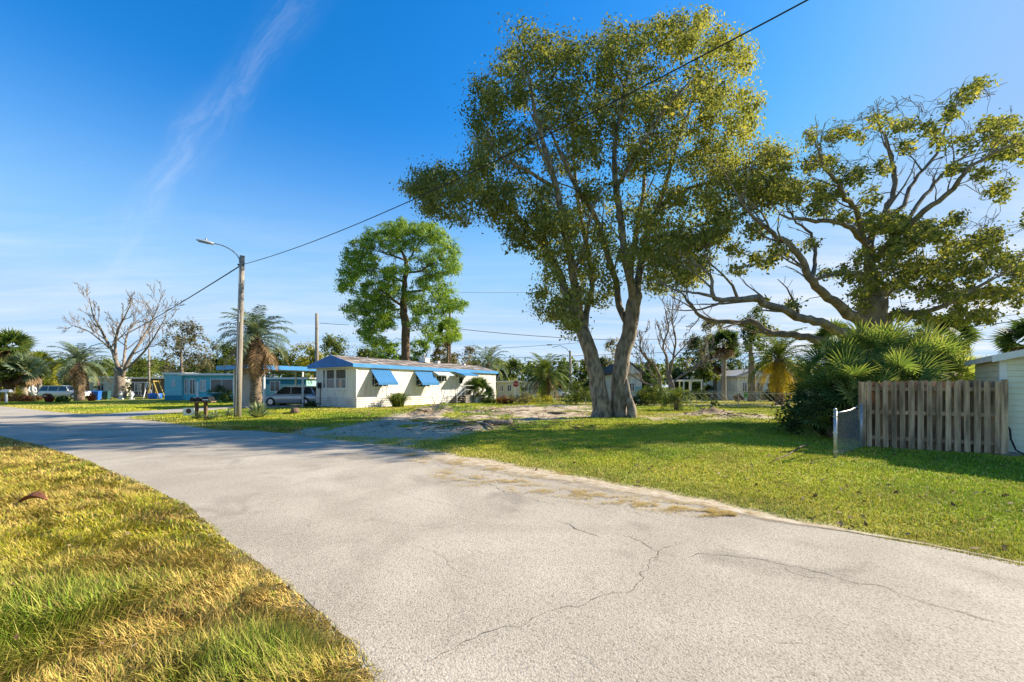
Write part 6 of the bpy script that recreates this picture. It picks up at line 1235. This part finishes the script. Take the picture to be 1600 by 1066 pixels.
def carport_frame():
    x, y = GP(1083, 628); r = empty('patio_cover', ((1080 - CX) / F * 42, 42, 0), 0, 'small white flat patio cover on thin posts behind the shrubs', 'patio cover')
    w = 24 / F * 42; MB().bx((-w / 2, 0, 2.15), (w / 2 + .4, 3, 2.32)).build('roof', M_whitetrim, r)
    for xx in (-w / 2 + .05, 0, w / 2 + .3):
        for yy in (.05, 2.9): MB().bx((xx - .05, yy - .05, 0), (xx + .05, yy + .05, 2.148)).build('post', M_whitetrim, r)
carport_frame()

# ------------------------------------------------------------------ far yard things
def stop_sign():
    D = 46; x = (806 - CX) / F * D; root = empty('stop_sign', (x, D, 0), 0, 'red octagonal stop sign on a post left of the round palm', 'sign')
    c = Vector((0, -.06, CAM_H + 5.0 / F * D)); R = .38
    oc = [(c.x + R * math.cos(math.radians(22.5 + 45 * k)), -.06, c.z + R * math.sin(math.radians(22.5 + 45 * k))) for k in range(8)]
    bo = MB().prism(list(reversed(oc)), (0, .02, 0)).build('plate', M_whitetrim, root)
    oc2 = [(c.x + (R - .025) * math.cos(math.radians(22.5 + 45 * k)), -.066, c.z + (R - .025) * math.sin(math.radians(22.5 + 45 * k))) for k in range(8)]
    MB().prism(list(reversed(oc2)), (0, .004, 0)).build('red_face', mat('sign_red', (.42, .015, .02), .4), root)
    t = bpy.data.curves.new('lettering', 'FONT'); t.body = 'STOP'; t.size = .30; t.align_x = 'CENTER'; t.align_y = 'CENTER'; t.extrude = .002
    tmp = bpy.data.objects.new('tmp_text', t); COL.objects.link(tmp); bpy.context.view_layer.update(); me = bpy.data.meshes.new_from_object(tmp.evaluated_get(bpy.context.evaluated_depsgraph_get())); bpy.data.objects.remove(tmp)
    me.materials.clear(); o = link('lettering', me, M_whitetrim, root); o.location = (c.x, -.07, c.z); o.rotation_euler = (math.radians(90), 0, 0)
    MB().tube([(0, 0, -.05), (0, 0, c.z + .45)], .035, 6).build('post', M_metal, root)
stop_sign()
def bin_(px, py, D, m, lb):
    x = (px - CX) / F * D; root = empty('recycling_bin', (x, D, 0), .3, lb, 'bin')
    MB().add([(-.25, -.27, .08), (.25, -.27, .08), (.25, .27, .08), (-.25, .27, .08), (-.31, -.34, 1.0), (.31, -.34, 1.0), (.31, .34, 1.0), (-.31, .34, 1.0)], [(0, 3, 2, 1), (4, 5, 6, 7), (0, 1, 5, 4), (1, 2, 6, 5), (2, 3, 7, 6), (3, 0, 4, 7)]).build('tub', m, root)
    MB().prism([(-.34, -.38, 1.002), (-.34, .38, 1.002), (-.34, .36, 1.08), (-.34, -.3, 1.12)], (.68, 0, 0)).build('lid', m, root)
    for s in (-.28, .28): MB().lathe([(.11, -.03), (.11, .03)], (s, .3, .11), 10, 'x').build('wheel', M_black, root)
bin_(151, 620, 47, mat('blue_bin_plastic', (.02, .13, .5), .5), 'bright blue recycling bin right of the white wagon')
bin_(166, 620, 49, mat('dark_bin_plastic', (.03, .09, .10), .5), 'dark green bin next to the blue one')
def swing():
    D = 52; x = (214 - CX) / F * D; root = empty('swing_set', (x, D, 0), 0, 'white-framed swing set on the lawn right of the bare tree', 'swing set'); w = 2.6; h = 2.15; m = M_whitetrim
    MB().tube([(-w / 2, 0, h), (w / 2, 0, h)], .05, 6).build('crossbar', m, root)
    for s in (-1, 1):
        for t in (-1, 1): MB().tube([(s * w / 2 + s * .2, t * .8, 0), (s * w / 2, 0, h)], .05, 6).build('leg', mat('yellow_play_paint', (.42, .30, .08), .6) if s < 0 else m, root)
    for xx in (-.3, .5): sw = MB().tube([(xx, 0, h), (xx, 0, .55)], .03, 4).tube([(xx + .5, 0, h), (xx + .5, 0, .55)], .03, 4).build('ropes', m, root); MB().bx((xx - .03, -.12, .5), (xx + .53, .12, .548)).build('seat', m, sw)
swing()
def slide():
    D = 52; x = (238 - CX) / F * D; root = empty('play_frame', (x, D, 0), 0, 'yellow A-frame climbing frame over a blue tub beside the annex', 'play frame'); y = mat('yellow_play_paint', (.42, .30, .08), .6)
    for a, b in (((-.8, 0, 0), (-.1, 0, 2.3)), ((.9, 0, 0), (.1, 0, 2.3)), ((-.6, 1, 0), (-.1, .8, 2.3)), ((.8, 1, 0), (.1, .8, 2.3))): MB().tube([a, b], .07, 6).build('leg', y, root)
    MB().box((0, .4, 2.3), (.5, 1.1, .14)).build('top', y, root); x2 = x; r2 = empty('paddling_tub', (x + .0, D + .4, 0), 0, 'blue round tub under the yellow climbing frame', 'tub'); MB().lathe([(.55, 0), (.7, .15), (.75, .75), (.68, .75), (.6, .3), (.1, .28)], (0, 0, 0), 14).build('tub', mat('blue_bin_plastic', (.02, .13, .5), .5), r2, True)
slide()
def green_slide():
    D = 42; x = (384 - CX) / F * D; root = empty('garden_slide', (x, D, 0), 0, 'small turquoise plastic slide left of the rough-trunked palm', 'slide'); m = mat('turquoise_plastic', (.03, .42, .33), .4); pr = []
    for s in (0, 1): pass
    P_ = [(-1.5, .12), (-1.1, .15), (-.5, .45), (.1, .85), (.5, 1.15), (.75, 1.25)]; mb = MB()
    for i in range(len(P_) - 1):
        (a, za), (b, zb) = P_[i], P_[i + 1]; mb.add([(a, -.25, za), (b, -.25, zb), (b, .25, zb), (a, .25, za), (a, -.25, za + .15), (b, -.25, zb + .15), (b, .25, zb + .15), (a, .25, za + .15)], [(0, 1, 2, 3), (0, 4, 5, 1), (3, 2, 6, 7)])
    mb.build('chute', m, root); ld = MB(); ld.tube([(.75, -.24, 1.3), (1.15, -.24, 0)], .04, 6).tube([(.75, .24, 1.3), (1.15, .24, 0)], .04, 6)
    for k in range(4): ld.tube([(.83 + .08 * k, -.24, 1.05 - .26 * k), (.83 + .08 * k, .24, 1.05 - .26 * k)], .03, 5)
    ld.build('ladder', m, root)
green_slide()
def small_things():
    g = GP(10, 630); r = empty('mailbox', (*g, 0), .2, 'white mailbox on a post at the far left roadside', 'mailbox'); MB().bx((-.06, -.06, -.1), (.06, .06, 1.05)).build('post', M_whitetrim, r)
    pr = [(-.35, -.16, 1.052), (.35, -.16, 1.052), (.35, -.16, 1.2), (.22, -.16, 1.32), (-.22, -.16, 1.32), (-.35, -.16, 1.2)]; MB().prism(pr, (0, .4, 0)).build('body', M_whitetrim, r); MB().box((.3, -.18, 1.3), (.03, .02, .18)).build('flag', mat('sign_red', (.42, .015, .02), .4), r)
    for px, py, lb in ((77, 629, 'dark red flower pot left of the low green bush'), (143, 627, 'reddish flower pot right of the blue-green palm trunk')):
        g = GP(px, py); r = empty('flower_pot', (*g, 0), 0, lb, 'pot'); MB().lathe([(.26, 0), (.4, .5), (.43, .52), (.43, .6), (.36, .6), (.34, .5)], (0, 0, 0), 12).build('pot', mat('dark_red_pot', (.16, .03, .03), .6), r, True); leaves_mesh('plant', [(0, 0, .75), (.2, 0, .7), (-.2, .1, .7)], [.25, .2, .2], 50, .14, .5, L_red, r, px)
    for px, lb in ((189, 'white garden ornament at the foot of the bare tree'), (206, 'second white garden ornament right of the bare tree')):
        g = GP(px, 624.5); r = empty('garden_ornament', (*g, 0.0), 0, lb, 'ornament'); MB().lathe([(.34, 0), (.3, .1), (.16, .35), (.24, .55), (.26, .7), (.12, .85), (.14, .95), (.05, 1.05)], (0, 0, 0), 12).build('figure', M_whitetrim, r, True)
    # grassy far fence: chain link in the middle distance
    def cl(pts, lb, H=1.15, m=mat('dull_wire', (.42, .41, .38), .6)):
        a = Vector(pts[0]); b = Vector(pts[1]); L = (b - a).length; r = empty('chain_link_fence', (a.x, a.y, 0), math.atan2((b - a).y, (b - a).x), lb, 'fence'); n = int(L / 3)
        for i in range(n + 1): MB().tube([(L * i / n, 0, -.05), (L * i / n, 0, H + .05)], .035, 6).build('post', m, r)
        MB().tube([(0, 0, H), (L, 0, H)], .025, 5).build('top_rail', m, r); mb = MB(); s = .4; k = int((L + H) / s)
        for i in range(k + 1):
            for sg in (1, -1):
                xa = i * s - H; za, zb = (.05, H) if sg > 0 else (H, .05); f0 = max(0, -xa / H); f1 = min(1, (L - xa) / H)
                if f1 > f0 + .01: mb.tube([(xa + H * f0, 0, za + (zb - za) * f0), (xa + H * f1, 0, za + (zb - za) * f1)], .0035, 3, False)
        mb.build('wire_mesh', m, r)
    cl([(14.5, 41), (30, 38.5)], 'far chain-link fence in front of the white gabled house'); cl([(13.2, 30.5), (22.5, 28)], 'nearer thin chain-link fence left of the dark shrub', 1.1)
    cl([(4.0, 40), (13.5, 40.5)], 'far chain-link fence behind the twisted bare tree')
    # cars and things near the white house
    car('parked_car', ((1222 - CX) / F * 50, 50, 0), .05, 'pale car half hidden under the yellow-fronded palm', mat('pale_grey_car_paint', (.5, .5, .52), .3, spec=.6), 'suv', 4.5, 1.8, 1.5)
    car('parked_car', ((866 - CX) / F * 60, 60, 0), .05, 'white car showing behind the round date palm', M_wcar, 'hatch', 4.4, 1.8, 1.5)
    g = (1168 - CX) / F * 45; r = empty('garden_chair', (g, 45, 0), .2, 'small green garden chair by the white gabled house', 'chair'); m = mat('green_plastic', (.08, .3, .05), .5); MB().bx((-.25, -.25, .42), (.25, .25, .46)).build('seat', m, r); MB().bx((-.25, .22, .462), (.25, .26, 1.0)).build('backrest', m, r)
    for sx in (-.22, .22):
        for sy in (-.22, .22): MB().bx((sx - .02, sy - .02, 0), (sx + .02, sy + .02, .418)).build('leg', m, r)
small_things()

# ------------------------------------------------------------------ far wood and debris
def far_wood():
    rg = np.random.default_rng(12); n = 620; px = rg.uniform(-250, 1850, n); D = rg.uniform(86, 120, n); top = 26 + 16 * vnoise(px, px * 0, 70, 5) + 8 * vnoise(px, px * 0, 23, 6)
    h = (top * D / F + 1.5) * rg.random(n) ** .7; C = np.stack([(px - CX) / F * D, D, np.maximum(.6, h)], 1)
    o = leaves_mesh('distant_woods', C, rg.uniform(1.6, 2.8, n), 90, .75, .6, L_mid, None, 8, flatten=.8); tag(o, 'far low tree line behind the houses', 'woods', kind='stuff')
far_wood()
def debris():
    r = random.Random(6); mb = MB(); cb = MB()
    for i in range(520):
        if i % 2: (mx, my), rx, ry, h, sd = MOUNDS[i // 2 % 6]; x = r.gauss(mx, rx * .6); y = r.gauss(my, ry * .6)
        else: x, y = GP(r.uniform(560, 930), r.uniform(634, 676))
        z = hz(x, y); a = r.uniform(0, 3.1)
        if r.random() < .5:
            L = r.uniform(.15, .6); d = Vector((math.cos(a), math.sin(a), r.uniform(-.1, .5))) * L / 2; c = Vector((x, y, z + .04)); mb.tube([c - d, c + Vector((r.uniform(-.05, .05), 0, .03)), c + d], [.014, .018, .006], 4)
        else:
            s_ = r.uniform(.02, .07); cb.lathe([(s_ * .6, -s_ * .3), (s_, 0), (s_ * .7, s_ * .5), (s_ * .2, s_ * .7)], (x, y, z), 5)
    tag(cb.build('sand_clods', mat('sandy_clod', (.40, .32, .22), .95, (.2, .15, .1), 9)), 'crumbly sand clods strewn over the bare lot', 'debris', kind='stuff')
    o = mb.build('twig_litter', M_bark_pine); tag(o, 'dark twigs strewn over the sand lot and mounds', 'debris', kind='stuff')
debris()

# sand washed over the right road edge
def sand_drift():
    line = [GP(x, y) for x, y in [(560, 694), (600, 698), (637, 705), (675, 711), (750, 724), (787, 730), (840, 741), (907, 749), (975, 764), (1045, 776), (1117, 790), (1200, 812), (1320, 832), (1450, 855), (1600, 886)]]
    wid = [.15, .5, .75, .8, .75, .7, .65, .6, .55, .5, .40, .24, .10, .04, .03]
    nu, nv = 420, 26; V = []; T = []
    L = [0]
    for i in range(1, len(line)): L.append(L[-1] + math.dist(line[i], line[i - 1]))
    for i in range(nu):
        q = L[-1] * i / (nu - 1); k = max(j for j in range(len(L)) if L[j] <= q + 1e-9); k = min(k, len(line) - 2); t = (q - L[k]) / (L[k + 1] - L[k])
        a, b = Vector(line[k]), Vector(line[k + 1]); p = a.lerp(b, t); d = (b - a).normalized(); nrm = Vector((d.y, -d.x)); w = wid[k] * (1 - t) + wid[k + 1] * t
        if nrm.y > 0: nrm = -nrm
        w *= 1.5
        for j in range(nv):
            s_ = j / (nv - 1); x, y = p + nrm * (w * s_ - .05); wt = 1.15 - 1.5 * s_; V.append((x, y, .018 + .006 * max(0, wt) * (1 + mnoise.noise(Vector((x * 9, y * 9, 0)))))); T.append(wt)
    idx = np.arange(nu * nv).reshape(nu, nv); Fc = np.stack([idx[:-1, :-1].ravel(), idx[1:, :-1].ravel(), idx[1:, 1:].ravel(), idx[:-1, 1:].ravel()], 1)
    m = bpy.data.materials.new('washed_sand'); m.use_nodes = True; nt = m.node_tree; N = nt.nodes.new; L_ = nt.links.new; b = nt.nodes['Principled BSDF']; b.inputs['Roughness'].default_value = .95
    at = N('ShaderNodeAttribute'); at.attribute_name = 'tint'; tc = N('ShaderNodeTexCoord')
    def nz(sc, det, rough=.6):
        n = N('ShaderNodeTexNoise'); n.inputs['Scale'].default_value = sc; n.inputs['Detail'].default_value = det; n.inputs['Roughness'].default_value = rough; L_(tc.outputs['Object'], n.inputs['Vector']); return n.outputs[0]
    ad = N('ShaderNodeMath'); ad.operation = 'ADD'; L_(at.outputs['Fac'], ad.inputs[0]); L_(nz(3.0, 9, .72), ad.inputs[1])
    mr = N('ShaderNodeMapRange'); L_(ad.outputs[0], mr.inputs[0]); mr.inputs[1].default_value = .80; mr.inputs[2].default_value = 1.25; mr.inputs[4].default_value = .85; L_(mr.outputs[0], b.inputs['Alpha'])
    r = N('ShaderNodeValToRGB'); r.color_ramp.elements[0].position = .38; r.color_ramp.elements[1].position = .6; r.color_ramp.elements[0].color = (.36, .27, .15, 1); r.color_ramp.elements[1].color = (.54, .455, .34, 1); L_(nz(5, 8, .7), r.inputs[0]); L_(r.outputs[0], b.inputs['Base Color'])
    o = np_mesh('sand_drift', V, Fc, m, tint=T, smooth=True); tag(o, kind='structure')
sand_drift()
for px, D, top, w, m_, lb, sd in ((938, 64, 556, 50, L_dark, 'dark tree filling the gap between the twin trunks', 41), (985, 62, 566, 44, L_mid, 'green tree left of the twisted bare tree', 42), (1010, 56, 585, 50, L_dark, 'low dark tree beneath the twisted limbs', 43),
    (1060, 52, 576, 54, L_dark, 'dense dark low tree right of the twisted bare tree', 44), (1100, 50, 562, 50, L_mid, 'mid green tree left of the shorter fan palm', 45), (1240, 50, 572, 44, L_mid, 'green tree just right of the yellow-fronded palm', 46),
    (1212, 44, 590, 30, L_dark, 'small dark tree at the right corner of the white gabled house', 47), (745, 66, 566, 40, L_mid, 'green tree behind the rear roof end of the mobile home', 48), (785, 68, 575, 36, L_dark, 'small dark tree behind the cream bungalow', 49), (868, 62, 580, 36, L_dark, 'small dark tree at the right of the round date palm', 50)):
    simple_tree('oak_tree', px, D, top, w, m_, lb, 'tree', seed=sd, n=44, per=90, leaf=.28, low=.08)

def leaf_litter():
    rg = np.random.default_rng(21); xs = []; ys = []
    for lo, hi, k in ((1.8, 6, 700), (6, 14, 1500), (14, 26, 1500)):
        y = rg.uniform(lo, hi, k); x = rg.uniform(-1.35, 1.35, k) * y; xs.append(x); ys.append(y)
    x = np.concatenate(xs); y = np.concatenate(ys); k = (sdf(ROAD, x, y) > .05) & (fbm(x, y, 2.2, 61) > .42); x = x[k]; y = y[k]; n = len(x)
    ls = left_side(x, y); z = hgt(x, y) + np.where(ls, rg.uniform(.03, .09, n), rg.uniform(.02, .05, n)); s_ = rg.uniform(.018, .045, n) * np.where(ls, .8, 1.15)
    a = rg.normal(0, 1, (n, 3)); a[:, 2] *= .35; a /= np.linalg.norm(a, axis=1)[:, None]; b = np.cross(a, rg.normal(0, .4, (n, 3)) + np.array([0, 0, 1])); b /= np.linalg.norm(b, axis=1)[:, None]
    p = np.stack([x, y, z], 1); a *= s_[:, None]; b *= (s_ * .5)[:, None]
    o = np_mesh('leaf_litter', np.stack([p - a, p + b, p + a, p - b], 1).reshape(-1, 3), np.arange(n * 4).reshape(-1, 4), L_dead, tint=np.repeat(rg.random(n), 4)); tag(o, 'small brown fallen leaves scattered through the grass', 'leaf litter', kind='stuff')
leaf_litter()
